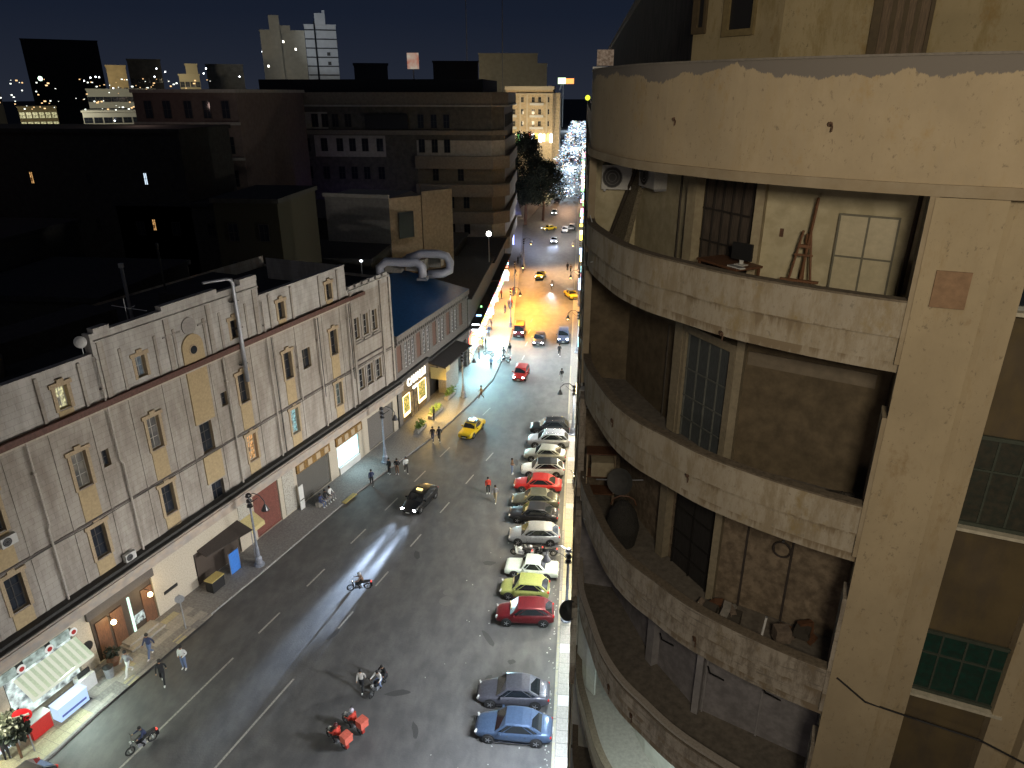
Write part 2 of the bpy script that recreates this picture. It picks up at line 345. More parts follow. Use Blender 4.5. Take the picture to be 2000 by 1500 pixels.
mb.face([(S1, 0, 0), (S1, 16, 0), (S1, 16, 17.5), (S1, 0, 17.5)], 0); mb.face([(S0, 0, 0), (S0, 16, 0), (S0, 16, 20.3), (S0, 0, 20.3)], 0)
mb.face([(S0, 16, 0), (S1, 16, 0), (S1, 16, 18.4), (S0, 16, 18.4)], 0)
mb.face([(S0, .5, -.0), (S1, .5, 0), (S1, .5, 17), (S0, .5, 17)], 4)
mb.build('wall', [F_low, cream, F_top, tanf, M_['black']], fac)
rf = MB().face([(S0, .38, 18.2), (26, .38, 18.2), (26, 16, 18.2), (S0, 16, 18.2)]).face([(26, .3, 17.2), (S1, .3, 17.2), (S1, 16, 17.2), (26, 16, 17.2)]).box(-6, 9, 18.2, 9, 12.5, 19.7).box(13, 5, 18.2, 20, 9, 20.0).box(-20, 6, 18.2, -13, 10, 20.3).build('roof', M_['darkroof'], fac)
# cornices, steps, string courses
MB().box(S0, -.34, 16.88, 26.1, -.003, 17.28).box(26.1, -.34, 16.88, 28.6, -.003, 17.2).build('cornice', M_['brown'], fac)
MB().box(S0, -.24, 16.72, 26.1, -.004, 16.876).build('cornice', cream, fac)
pc = MB()
for a, b, z, h in ((.1, 1.2, 21.55, .28), (5.2, 10.2, 21.55, .3), (12.6, 14.4, 21.55, .42)): pc.box(a, -.12, z, b, .4, z + h)
pc.box(-.12, -.16, 20.98, 14.42, -.065, 21.08).box(-.3, -.2, 20.2, -.1, .4, 21.6)
for k in range(6): pc.box(26.4 + k * 1.2, -.02, 17.85, 27.2 + k * 1.2, .3, 18.1)
pc.box(26.2, -.1, 17.6, S1, -.004, 17.74).box(14.4, -.08, 20.2, 26.0, .4, 20.32).box(S0, -.08, 20.25, -.3, .4, 20.37)
pc.build('parapet_coping', F_top, fac)
MB().box(S0, -.09, 9.98, S1, -.003, 10.1).box(26.5, -.14, 12.25, 31.2, -.003, 12.38).box(26.3, -.14, 10.5, 31.6, -.003, 10.62).build('string_course', mat('dark_joint', (.14, .12, .11), .9), fac)
MB().box(S0, -.95, 4.95, S1, -.004, 5.85).box(S0, -1.05, 5.55, S1, -.951, 5.75).build('arcade_cornice', mat('arcade_paint', (.45, .37, .3), .8, c2=(.36, .33, .3), var=.2, scale=.5, stretch=(.6, 1, 1)), fac)
MB().box(S0, -.9, 5.852, S1, -.005, 5.9).box(S0, -.55, 5.9, S1, -.006, 6.1).build('cornice_top', mat('dark_lead', (.05, .048, .045), .9, scale=3), fac)  # near-black strip along the top of the cornice
# window surrounds, ochre panels, pilaster strips
pil = MB(); OCH = []
for a, z, w_, h, k in wins:
    if k in 'ACB':
        W, H = w_ / 2, h / 2; sur = MB(); och = MB(); OCH.append(och)
        sur.box(a - W - .22, -.08, z - H - .05, a - W, -.003, z + H).box(a + W, -.08, z - H - .05, a + W + .22, -.003, z + H).box(a - W - .34, -.12, z + H, a + W + .34, -.003, z + H + .26).box(a - .22, -.15, z + H + .26, a + .22, -.003, z + H + .46)
        if k == 'C': och.box(a - W - .1, -.05, 10.15, a + W + .1, -.003, z - H - .06)
        if k == 'B': och.box(a - W - .1, -.05, 6.12, a + W + .1, -.003, z - H - .06)
        if k == 'A': och.box(a - W - .1, -.05, 17.3, a + W + .1, -.0035, z - H - .06)
        sur.build('window_surround', tanf, fac)
och = MB()
och.box(6.3, -.11, 12.6, 8.15, -.003, 16.7); OCH.append(och); och = MB(); och.box(6.4, -.1, 7.6, 8.15, -.003, 9.9); OCH.append(och)
for c in cols + [7.2]:
    for q in (-1.35, 1.35):
        pil.box(c + q - .1, -.05, 6.12, c + q + .1, -.002, 16.7).box(c + q - .1, -.13, 17.3, c + q + .1, -.002, 20.1)
for x in (.3, 13.9, 5.35, 9.1): pil.box(x - .2, -.16, 17.3, x + .2, -.062, 20.97)
for x in (26.45, 31.6, 33.3): pil.box(x - .16, -.16, 6.12, x + .16, -.003, 17.55)
for z in (12.42, 7.32):
    for c in (27.15, 28.75, 30.35): pil.box(c - .6, -.16, z, c + .6, -.003, z + .14)
for c in (26.5, 27.95, 29.55, 31.2): pil.box(c - .07, -.1, 12.6, c + .07, -.003, 15.1).box(c + .03, -.1, 7.4, c + .17, -.003, 9.7)
[o_.build('ochre_panel', ochre, fac) for o_ in OCH]; pil.build('pilaster', F_low, fac)
arch = MB(); ap = [(7.2 + .95 * cos(t * pi / 10), 18.4 + .95 * sin(t * pi / 10)) for t in range(11)]
ap = [(8.15, 17.3)] + ap + [(6.25, 17.3)]
arch.rings([[(x, -.17, z) for x, z in ap], [(x, -.055, z) for x, z in ap]]); arch.build('niche', ochre, fac)
arch = MB(); ap = [(7.2 + .62 * cos(t * pi / 8), 19.95 + .62 * sin(t * pi / 8)) for t in range(16)]
arch.rings([[(x, -.14, z) for x, z in ap], [(x, -.055, z) for x, z in ap]]).box(4.9, -.12, 19.7, 6.4, -.062, 19.8).box(8, -.12, 19.7, 9.2, -.062, 19.8).build('medallion', mat('grey_relief', (.3, .28, .26), .9), fac)
MB().cyl((7.2, -.18, 18.2), .4, .06, 16, 0, 'y').cyl((7.2, -.2, 18.2), .3, .05, 14, 1, 'y').build('round_window', [tanf, M_['glass']], fac)
litw = {(-2.65, 18.45): g_yel, (11.45, 8.4): g_warm, (16.85, 8.4): g_cy, (-2.65, 13.6): glow('dim_room', (.5, .42, .3), .2, (.03, .03, .03), 1.5, .5), (2.9, 13.6): glow('dim_room2', (.5, .45, .4), .2, (.03, .03, .03), 1.4, .5), (23.35, 8.4): glow('dim_cyan', (.35, .5, .45), .22, (.02, .03, .03), 4), (2.9, 18.45): glow('dim_blue', (.35, .45, .5), .3, (.02, .02, .05), 3)}
for a, z, w_, h, k in wins:
    g = litw.get((a, z), M_['glass'])
    window(fac, a, .24, z, w_, h, framew if k in 'TU' or (a, z) in litw else frame_d, g, 2, 3 if h > 2 else 2)
# drain pipes
for s, z0, z1, bend in ((-.2, 6.1, 20.0, .2), (-5.5, 6.1, 16.8, -.1), (14.5, 6.1, 19.8, .1), (9.7, 6.1, 16.8, .05), (20.9, 6.1, 16.6, .1), (25.6, 6.1, 17.2, -.1), (17.95, 10, 15, 0), (-13.2, 6.1, 16, 0)):
    MB().tube([(s, -.22, z1), (s, -.22, (z0 + z1) / 2), (s + bend, -.2, (z0 + z1) / 2 - .3), (s + bend, -.2, z0)], .07, 8).box(s - .1, -.3, z1 - 2, s + .1, -.003, z1 - 1.92).build('drain_pipe', mat('pipe_pale', (.42, .38, .34), .7, var=.3, scale=3), fac)
for s, z0, z1 in ((9.75, 9, 16.6), (21.2, 9, 16.6), (15.1, 6.2, 16.7), (25.9, 9, 16.6)):
    MB().tube([(s, -.16, z1), (s + .05, -.16, z0)], .035, 6).build('cable', M_['black'], fac)
cb = MB()
for s0_, s1_, z in ((-8, 12, 9.95), (12, 33, 9.9), (2, 14, 6.2)):
    cb.tube([(s0_ + (s1_ - s0_) * t / 8, -.14, z + .06 * sin(t * 2.1)) for t in range(9)], .025, 5)
cb.build('cable', M_['black'], fac)
# flue pipe
fl = thing('flue_pipe', 'bright metal flue pipe rising up the pale facade and bending over its parapet', 'flue pipe', FW(11.5, .45))
fl.rotation_euler = (0, 0, pi / 2 - radians(17))
MB().tube([(.05, 0, 14.2), (.05, 0, 18), (.05, 0, 22.0), (-.1, 0, 22.3), (-.4, .1, 22.4), (-2.4, .4, 22.55)], [.17, .17, .15, .15, .11, .1], 12).build('pipe', M_['metal'], fl, smooth=True)
MB().box(-.3, -.02, 18.5, .4, .3, 18.56).box(-.3, -.02, 20.6, .4, .3, 20.66).box(-.28, -.02, 15.6, .38, .3, 15.66).build('bracket', M_['black'], fl)
# air conditioners
acw = mat('ac_white', (.55, .55, .53), .5, var=.12, scale=5)
def ac_unit(loc, rz, label, wd=.8, ht=.56):
    t = thing('air_conditioner', label, 'air conditioner', loc, rz, 'air conditioner units on the facades')
    MB().box(-wd / 2, 0, 0, wd / 2, .3, ht).build('case', acw, t)
    f = MB(); cx = -wd * .14; r = ht * .42
    for a in range(3): f.tube([(cx + r * (1 - a * .3) * cos(q * pi / 8), -.012, ht / 2 + r * (1 - a * .3) * sin(q * pi / 8)) for q in range(17)], .01, 4, 1)
    f.cyl((cx, -.004, ht / 2), r, .01, 18, 0, 'y').build('fan_grille', [M_['black'], mat('grille', (.2, .2, .2), .5)], t)
    MB().box(-wd / 2 + .05, .05, -.05, -wd / 2 + .1, .42, 0).box(wd / 2 - .1, .05, -.05, wd / 2 - .05, .42, 0).build('bracket', M_['metal'], t)
    return t
p = FW(-1.2, .5, 6.1); ac_unit(p, pi / 2 - radians(17), 'white air conditioner standing on the arcade cornice under the facade')
p = FW(-7.9, .45, 11.6); ac_unit(p, pi / 2 - radians(17), 'white air conditioner hung beside the leftmost lit window of the pale facade', .9, .6)
# rooftop things
p = FW(2, -9, 18.2)
for i, (a, b) in enumerate(((0, 0), (1.7, .3), (3.5, .2))):
    t = thing('water_tank', ('leftmost', 'middle', 'rightmost')[i] + ' of three dim round water tanks on the dark roof', 'water tank', FW(-5.2 + a, -7.5 - b, 18.2), 0, 'rooftop water tanks')
    MB().lathe([(.02, 0), (.8, 0), (.82, 1.3), (.7, 1.6), (.2, 1.72), (.02, 1.73)], 16).build('tank', mat('tank_grey', (.12, .115, .11), .7), t, smooth=True)
    MB().cyl((0, 0, 1.76), .2, .07, 10).build('lid', M_['black'], t)
for s, o, h, r, lb in ((8.6, -7, 5.2, .16, 'pale vertical vent pipe standing on the dark roof behind the parapet'), (13.8, -9, 5.6, .1, 'thin dark vent pipe on the roof right of the pale one')):
    t = thing('vent_pipe', lb, 'vent pipe', FW(s, o, 18.2))
    MB().tube([(0, 0, 0), (0, 0, h - .2)], r * .8, 10).build('pipe', M_['metal'] if r > .12 else tarm, t); MB().cyl((0, 0, h - .1), r * 1.2, .3, 10).build('cap', M_['white'] if r > .12 else tarm, t)
t = thing('satellite_dish', 'small pale satellite dish at the left corner of the raised parapet', 'satellite dish', FW(-.6, -.2, 20.3))
MB().tube([(0, 0, 0), (0, 0, .8)], .03, 6).build('mast', M_['metal'], t)
MB().lathe([(.02, .0), (.2, .03), (.36, .12), (.37, .13), (.2, .05), (.02, .02)], 14).build('dish', M_['white'], t, (0, -.1, .9)).rotation_euler = (radians(-100), 0, .4)
t = thing('tv_aerial', 'thin crossed television aerial on the roof edge of the pale building', 'aerial', FW(3.4, -.9, 18.2))
MB().tube([(0, 0, 0), (0, 0, 4.6)], .03, 5).build('mast', M_['metal'], t); MB().tube([(-.9, 0, 4.1), (1.4, 0, 3.8)], .025, 5).tube([(.4, -.4, 4), (.4, .4, 4)], .02, 5).build('boom', M_['metal'], t)
# ---------------- right: curved balcony building ----------------
def crom(P, n=5):
    P = [Vector(p) for p in P]; out = []
    for i in range(len(P) - 1):
        a, b, c, d = P[max(i - 1, 0)], P[i], P[i + 1], P[min(i + 2, len(P) - 1)]
        for k in range(n):
            t = k / n; out.append(.5 * ((2 * b) + (c - a) * t + (2 * a - 5 * b + 4 * c - d) * t * t + (3 * b - a - 3 * c + d) * t ** 3))
    return out + [P[-1]]
CV = crom([(.2, 17.8), (.2, 16.7), (.25, 15.9), (.5, 14.8), (.83, 13.7), (1.27, 12.85), (1.8, 12.2), (2.4, 11.5), (3.2, 10.85), (4.0, 10.33), (4.66, 9.98)])
CT = CV + [Vector((5.55, 9.66)), Vector((7.3, 9.08)), Vector((11, 7.9))]
def offs(C, o):
    out = []
    for i, p in enumerate(C):
        d = (C[min(i + 1, len(C) - 1)] - C[max(i - 1, 0)]).normalized(); out.append(p + Vector((-d.y, d.x)) * o)
    return out
def band(mb, C, z0, z1, o0, o1, m=0):
    A, B = offs(C, o0), offs(C, o1)
    return mb.rings([[(a.x, a.y, z0), (b.x, b.y, z0), (b.x, b.y, z1), (a.x, a.y, z1)] for a, b in zip(A, B)], m)
BW = [Vector(p) for p in ((.36, 17.45), (1.35, 17.3), (2.3, 14.5), (3.15, 13.02), (5.42, 11.82))]
def onback(az, off=0):
    """point on the balcony back wall on the line of azimuth az (degrees east of north) and the wall angle there"""
    dx, dy = sin(radians(az)), cos(radians(az))
    for a, b in zip(BW[:-1], BW[1:]):
        e = b - a; den = dx * e.y - dy * e.x
        t = (a.x * e.y - a.y * e.x) / den; q = Vector((dx * t, dy * t)); u = (q - a).dot(e) / e.dot(e)
        if -1e-3 <= u <= 1.001:
            n = Vector((e.y, -e.x)).normalized()
            if n.dot(q) > 0: n = -n
            return q + n * off, atan2(e.y, e.x)
plaster = mat('plaster_cream', (.40, .33, .23), .9, c2=(.33, .26, .165), thr=.5, wid=.35, scale=.55, var=.16, bump=.15, bscale=14)
def band_mat(name, base, stain, rust, peel=None, k=.5, drip=False, s0=.46, r0=.55):
    m, t, b = new_mat(name); L = t.links.new; N = t.nodes.new
    tx = N('ShaderNodeTexCoord')
    def noise(sc, st, det=6, rough=.65):
        mp = N('ShaderNodeMapping'); mp.inputs['Scale'].default_value = [sc * q for q in st]; L(tx.outputs['Object'], mp.inputs[0])
        n = N('ShaderNodeTexNoise'); n.inputs['Scale'].default_value = 1; n.inputs['Detail'].default_value = det; n.inputs['Roughness'].default_value = rough; L(mp.outputs[0], n.inputs['Vector']); return n.outputs[0]
    def ramp(src, a, b_, c0=(0, 0, 0, 1), c1=(1, 1, 1, 1)):
        r = N('ShaderNodeValToRGB'); r.color_ramp.elements[0].position = a; r.color_ramp.elements[1].position = b_
        r.color_ramp.elements[0].color = c0; r.color_ramp.elements[1].color = c1; L(src, r.inputs[0]); return r.outputs[0]
    def mix(f, a, b_):
        x = N('ShaderNodeMix'); x.data_type = 'RGBA'
        if isinstance(f, float): x.inputs[0].default_value = f
        else: L(f, x.inputs[0])
        for i, q in ((6, a), (7, b_)):
            if isinstance(q, tuple): x.inputs[i].default_value = (*q, 1)
            else: L(q, x.inputs[i])
        return x.outputs[2]
    c = mix(ramp(noise(.9, (1, 1, .7)), .35, .65), base, tuple(q * .82 for q in base))
    c = mix(ramp(noise(3.4, (1, 1, .28), 9, .78), .0 + s0, s0 + .14), c, stain)          # vertical run marks
    c = mix(ramp(noise(1.3, (1, 1, .6), 8, .75), .0 + r0, r0 + .1), c, rust)
    c = mix(ramp(noise(13, (1, 1, .6), 5, .8), .6, .64), c, tuple(q * .6 for q in base))
    if name == 'balcony_plaster_worn': c = mix(ramp(noise(1.6, (.8, .8, 9), 8, .75), .56, .63), c, tuple(q * .4 for q in base))   # long spalled cracks
    if drip:   # water marks running down from the step and the lower lip of every balcony front
        sz = N('ShaderNodeSeparateXYZ'); L(tx.outputs['Object'], sz.inputs[0])
        m1 = N('ShaderNodeMath'); m1.operation = 'SUBTRACT'; m1.inputs[0].default_value = 65.3; L(sz.outputs[2], m1.inputs[1])
        m2 = N('ShaderNodeMath'); m2.operation = 'MODULO'; m2.inputs[1].default_value = 3.3; L(m1.outputs[0], m2.inputs[0])
        nz0 = noise(5.5, (1, 1, .06), 6, .7); nl = ramp(noise(.7, (1, 1, .5), 4), .42, .62)
        nzm = N('ShaderNodeMath'); nzm.operation = 'MULTIPLY_ADD'; nzm.inputs[1].default_value = .2; L(nl, nzm.inputs[0]); L(nz0, nzm.inputs[2])
        nzs = N('ShaderNodeMath'); nzs.operation = 'SUBTRACT'; nzs.inputs[1].default_value = .13; L(nzm.outputs[0], nzs.inputs[0]); nz = nzs.outputs[0]
        for a0, a1, th in ((.5, .86, .5), (.9, 1.2, .44), (.03, .3, .56)):
            mr = N('ShaderNodeMapRange'); mr.inputs[1].default_value = a0; mr.inputs[2].default_value = a1; mr.inputs[3].default_value = 1; mr.inputs[4].default_value = 0; L(m2.outputs[0], mr.inputs[0])
            gt = N('ShaderNodeMath'); gt.operation = 'GREATER_THAN'; gt.inputs[1].default_value = a0; L(m2.outputs[0], gt.inputs[0])
            ad = N('ShaderNodeMath'); ad.operation = 'MULTIPLY_ADD'; ad.inputs[1].default_value = .3; L(mr.outputs[0], ad.inputs[0]); L(nz, ad.inputs[2])
            mm = N('ShaderNodeMath'); mm.operation = 'MULTIPLY'; L(ramp(ad.outputs[0], th + .2, th + .32), mm.inputs[0]); L(gt.outputs[0], mm.inputs[1])
            c = mix(mm.outputs[0], c, tuple(q * k_ for q, k_ in zip(base, (.52, .46, .38))))
    if peel:   # plaster fallen off below the coping: a ragged edge at a height of the wall
        sp = N('ShaderNodeSeparateXYZ'); L(tx.outputs['Object'], sp.inputs[0])
        a = N('ShaderNodeMath'); a.operation = 'MULTIPLY_ADD'; a.inputs[1].default_value = .42; L(noise(2.6, (1, 1, .3), 12, .74), a.inputs[0])
        a2 = N('ShaderNodeMath'); a2.operation = 'MULTIPLY_ADD'; a2.inputs[1].default_value = .62; L(noise(.8, (1, 1, .2), 3, .5), a2.inputs[0]); L(sp.outputs[2], a2.inputs[2]); L(a2.outputs[0], a.inputs[2])
        f = ramp(a.outputs[0], 0, 1); r = f.node; r.color_ramp.interpolation = 'LINEAR'
        s_ = N('ShaderNodeMapRange'); s_.inputs[1].default_value = peel; s_.inputs[2].default_value = peel + .015; L(a.outputs[0], s_.inputs[0])
        c = mix(s_.outputs[0], c, (.19, .17, .15))
    L(c, b.inputs['Base Color']); b.inputs['Roughness'].default_value = .9
    bp = N('ShaderNodeBump'); bp.inputs['Strength'].default_value = k; bp.inputs['Distance'].default_value = .02; L(noise(7, (1, 1, .6), 9, .7), bp.inputs['Height']); L(bp.outputs[0], b.inputs['Normal'])
    MATS[name] = m; return m
bmain = band_mat('balcony_plaster', (.44, .385, .3), (.3, .245, .165), (.3, .23, .12), drip=True)
bold = band_mat('balcony_plaster_worn', (.41, .36, .295), (.2, .165, .125), (.24, .19, .12), k=1., drip=True)
ptop = band_mat('parapet_plaster', (.46, .37, .245), (.42, .33, .205), (.4, .29, .15), peel=35.77, k=.3, s0=.5, r0=.58)
pilm = band_mat('pillar_plaster', (.42, .34, .22), (.34, .26, .15), (.29, .21, .115), k=.3, s0=.54, r0=.62)
copem = mat('coping_brown', (.15, .12, .085), .85, var=.35, scale=3)
bld = thing('apartment_building', 'tall cream plaster apartment house with curved balconies filling the right of the view', 'building')
ZT = [32.3, 29.0, 25.7, 22.4, 19.1, 15.8, 12.5, 9.2, 5.9]
# roof parapet
b0 = band(MB(), CT, 33.9, 35.43, .0, .2); par = b0.build('parapet', ptop, bld)
band(MB(), CT, 33.75, 33.9, -.05, .2).build('parapet_lip', plaster, par); band(MB(), CT, 35.43, 35.46, -.02, .24).build('coping', mat('coping_grey', (.2, .18, .155), .9, scale=2), par)
def slab(mb, o, z0, z1):
    O = offs(CV, o) + [Vector((4.8, 10.15))]; B = BW; Ls = [0]
    for a, b in zip(B[:-1], B[1:]): Ls.append(Ls[-1] + (b - a).length)
    par = sorted({i / (len(O) - 1) for i in range(len(O))} | {l / Ls[-1] for l in Ls}); ring = []
    for u in par:
        f = u * (len(O) - 1); i = min(int(f), len(O) - 2); p = O[i].lerp(O[i + 1], f - i)
        l = u * Ls[-1]; j = max(k for k in range(len(B) - 1) if Ls[k] <= l + 1e-9); q = B[j].lerp(B[j + 1], (l - Ls[j]) / (Ls[j + 1] - Ls[j]))
        ring.append([(p.x, p.y, z0), (q.x, q.y, z0), (q.x, q.y, z1), (p.x, p.y, z1)])
    return mb.rings(ring)
def slabpoly(o): return [tuple(p) for p in offs(CV, o)] + [(4.8, 10.15), (5.47, 11.8)] + [tuple(p) for p in reversed(BW[:-1])]
CV0 = list(CV)
for i, zt in enumerate(ZT):
    CV = [p + Vector((.05 * min(i, 4) * max(0, min(1, (p.y - 12) / 3)), 0)) for p in CV0]
    m = bmain if i < 2 else bold
    bal = thing('balcony', None, None); bal.parent = bld
    lo = zt - 1.05
    if i == 3:
        band(MB(), CV, zt - .62, zt - .2, 0, .14).build('balustrade', m, bal)
        for dz in (.13, .06, 0): band(MB(), CV, zt - dz - .035, zt - dz, -.01 if dz else -.03, .05 if dz else .12).build('rail', mat('rail_pale', (.38, .34, .29), .8, scale=4) if dz < .1 else copem, bal)
        ps = MB()
        for k in range(2, len(CV), 3): q = CV[k]; ps.cyl((q.x + .04, q.y + .04, zt - .12), .03, .2, 6)
        ps.build('rail_post', mat('rail_pale', (.38, .34, .29)), bal)
    else:
        band(MB(), CV, zt - .52, zt, 0, .14).build('balustrade', m if i != 4 else mat('cream_rail', (.5, .47, .36), .8), bal)
        band(MB(), CV, zt + .001, zt + .03, -.02, .17).build('coping', copem, bal)
    band(MB(), CV, lo, zt - .52 if i != 3 else zt - .62, .055, .18).build('slab_edge', m, bal)
    slab(MB(), .17, lo + .002, lo + .16).build('floor', mat('balcony_floor', (.16, .14, .115), .9, var=.3, scale=1.5) if i != 4 else mat('balcony_floor_pale', (.4, .39, .36), .8), bal)
slab(MB(), .17, 33.76, 33.9).build('ceiling', mat('ceiling_grey', (.34, .33, .31), .9, scale=1), bld)
CV = CV0
# back walls, one piece of wall per storey
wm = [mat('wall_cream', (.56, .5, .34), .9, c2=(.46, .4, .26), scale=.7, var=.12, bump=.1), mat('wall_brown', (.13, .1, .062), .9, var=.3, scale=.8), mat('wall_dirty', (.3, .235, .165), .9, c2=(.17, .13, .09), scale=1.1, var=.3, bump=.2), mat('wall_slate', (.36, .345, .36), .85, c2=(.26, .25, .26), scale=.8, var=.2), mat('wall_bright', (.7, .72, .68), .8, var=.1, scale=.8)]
pan = [mat('panel_cream_old', (.42, .36, .24), .9, c2=(.36, .3, .2), scale=1.6), mat('panel_dark', (.07, .06, .048), .8, scale=1), mat('panel_dirty', (.2, .155, .12), .9, scale=2, var=.35), mat('panel_slate', (.34, .33, .34), .7, scale=1), mat('panel_white', (.62, .64, .6), .8)]
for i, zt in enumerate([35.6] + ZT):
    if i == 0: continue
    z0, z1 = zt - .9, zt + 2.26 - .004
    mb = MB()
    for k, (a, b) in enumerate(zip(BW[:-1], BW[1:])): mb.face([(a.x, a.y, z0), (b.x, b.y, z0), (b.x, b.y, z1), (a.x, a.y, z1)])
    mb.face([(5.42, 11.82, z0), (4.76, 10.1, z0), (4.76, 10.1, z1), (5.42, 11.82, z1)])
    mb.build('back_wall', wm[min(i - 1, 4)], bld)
    if i <= 5:
        p = band(MB(), [BW[0], BW[0] * .5 + BW[1] * .5], z0, z1, -.0, .1)
        MB().cbox((.28, 16.9, (z0 + z1) / 2), (.16, .5, z1 - z0 - .3)).build('end_post', plaster if i < 3 else bold, bld)
        if i != 5:
            for az in (9.15, 13.75):
                q, an = onback(az, .1); MB().cbox((q.x, q.y, (z0 + z1) / 2), (.26 if az < 10 else .15, .2, z1 - z0 - .05), rz=an).build('door_pilaster', [pan[0], mat('door_frame_tan', (.27, .23, .16), .8), mat('door_frame_tan', (.27, .23, .16), .8), pan[3]][i - 1], bld)
        MB().cbox((4.7, 10.2, (z0 + z1) / 2 - .35), (.1, .5, z1 - z0 - .7), rz=-.35).build('jamb', plaster if i < 3 else bold, bld)
# storey 1: barred door, easel, desk, frame
def door(z0, h, az0, az1, label, mleaf, mbar, nb, off=.03, frame=None):
    a, an = onback(az0, off); b, _ = onback(az1, off); L_ = (b - a).length; an = atan2(b.y - a.y, b.x - a.x)
    d = thing('door', None, None, (a.x, a.y, z0), an); d.parent = bld
    if label: d['label'] = label
    MB().box(.0, 0, 0, L_, .02, h).build('leaf', mleaf, d)
    bb = MB()
    for k in range(nb + 1): x = .02 + (L_ - .04) * k / nb; bb.box(x - .014, -.035, 0, x + .014, -.002, h)
    for z in (.45, .95, 1.55, h - .02): bb.box(0, -.045, z - .016, L_, -.036, z + .016)
    bb.build('bars', mbar, d)
    if frame: MB().box(-.2, -.1, 0, -.001, .1, h + .16).box(L_ + .001, -.1, 0, L_ + .15, .1, h + .16).box(-.001, -.1, h, L_ + .001, .1, h + .16).build('frame', frame, d)
    return d
door(31.41, 2.3, 9.7, 13.3, None, mat('curtain_brown', (.09, .07, .055), .8, var=.5, scale=2, stretch=(4, 4, .3)), mat('iron_dark', (.035, .03, .026), .6), 5)
door(28.12, 2.33, 9.7, 13.3, None, mat('shutter_slate', (.07, .08, .085), .7, var=.4, scale=3, stretch=(5, 5, .4)), mat('shutter_edge', (.13, .14, .13), .7), 4, .08, mat('door_frame_tan', (.27, .23, .16), .8))
door(24.82, 2.4, 9.9, 13.3, None, mat('curtain_dark', (.025, .023, .022), .8, var=.5, scale=2, stretch=(4, 4, .3)), mat('iron_black', (.015, .014, .013), .6), 2)
def at(az, off, z): q, an = onback(az, off); return (q.x, q.y, z), an
p, an = at(17.4, .3, 31.42)
t = thing('easel', 'tall brown wooden artist easel standing on the top balcony', 'easel', p, an)
wd = mat('easel_wood', (.16, .07, .03), .6, var=.3, scale=5)
for x0, x1, y1, h in ((-.26, -.06, -.0, 1.45), (.26, .06, 0, 1.45)): MB().tube([(x0, -.1, 0), (x1, 0, h)], .022, 5).build('leg', wd, t)
MB().tube([(0, .35, 0), (0, .02, 1.4)], .02, 5).build('leg', wd, t)
MB().tube([(-.02, 0, .3), (.1, -.02, 2.0)], .026, 5).build('mast', wd, t)
MB().cbox((0, -.08, .62), (.62, .08, .035)).build('canvas_ledge', wd, t); MB().cbox((0, -.03, 1.2), (.2, .06, .05)).cbox((0, -.04, 1.05), (.3, .03, .03)).build('crossbar', wd, t)
p, an = at(13.5, .5, 31.42)
t = thing('desk', 'small dark desk with a screen on it, behind the top balcony wall', 'desk', p, an)
MB().box(-.55, -.3, .76, .5, .3, .8).build('desktop', M_['wood'], t)
for x in (-.5, .45):
    for y in (-.26, .26): MB().box(x - .02, y - .02, 0, x + .02, y + .02, .76).build('leg', M_['wood'], t)
p2 = Vector(p) + Vector((cos(an), sin(an), 0)) * .28
t = thing('monitor', 'black computer monitor standing on the balcony desk', 'monitor', (p2.x, p2.y, 32.222), an + .25)
MB().box(-.2, -.02, .09, .2, .02, .38).build('screen', M_['black'], t); MB().box(-.03, .0, .01, .03, .03, .12).box(-.1, -.08, 0, .1, .08, .012).build('stand', M_['white'], t)
t = thing('keyboard', 'white keyboard in front of the monitor on the desk', 'keyboard', (p2.x - .12, p2.y - .22, 32.225), an)
MB().box(-.16, -.06, 0, .16, .06, .02).build('case', M_['white'], t)
kk = MB()
for r in range(4):
    for c in range(10): kk.box(-.15 + c * .03, -.05 + r * .026, .02, -.125 + c * .03, -.03 + r * .026, .026)
tag(kk.build('keys', M_['metal'], t), kind='stuff')
a, an = onback(19.1, .05); b, _ = onback(23.05, .05)
t = thing('window_frame', 'bare four pane window frame leaning on the cream balcony wall', 'window frame', ((a.x + b.x) / 2, (a.y + b.y) / 2 - .05, 31.42), atan2(b.y - a.y, b.x - a.x))
W = (b - a).length / 2; f = MB(); H0, H1 = .35, 1.75
f.box(-W, -.03, H0, -W + .03, 0, H1).box(W - .03, -.03, H0, W, 0, H1).box(-W + .03, -.03, H0, W - .03, 0, H0 + .03).box(-W + .03, -.03, H1 - .03, W - .03, 0, H1).box(-.015, -.03, H0 + .03, .015, 0, H1 - .03).box(-W + .03, -.031, 1.04, -.015, 0, 1.07).box(.015, -.031, 1.04, W - .03, 0, 1.07)
f.build('frame', mat('grey_green_paint', (.15, .14, .1), .6), t)
for sx in (-1, 1):
    for z0_, z1_ in ((H0 + .03, 1.04), (1.07, H1 - .03)): MB().box(min(sx * .016, sx * (W - .031)), -.02, z0_, max(sx * .016, sx * (W - .031)), -.014, z1_).build('pane', mat('wall_tone_pane', (.5, .44, .3), .35, var=.1), t)  # panes coloured like the wall behind, to read as see-through
p, an = at(24.0, .12, 31.42)
t = thing('pole', 'dark wooden pole leaning in the right corner of the top balcony', 'pole', p, 0)
MB().tube([(-.12, -.2, 0), (.02, 0, 2.1)], .035, 7).build('shaft', mat('pole_dark', (.05, .03, .02), .6), t); MB().tube([(.02, 0, 2.1), (.022, .002, 2.14)], .038, 7).build('end_cap', M_['black'], t)
p, an = at(15.4, .02, 32.75); MB().cbox(p, (.06, .03, .14), rz=an).build('wall_switch', M_['wood'], bld)
p, an = at(2.9, .32, 32.93); ac_unit(p, an, 'white air conditioner high on the end wall of the top balcony', .68, .54)
p, an = at(6.1, .32, 33.1); ac_unit(p, an, 'white air conditioner with hanging pipes beside the leaning burlap roll', .8, .52)
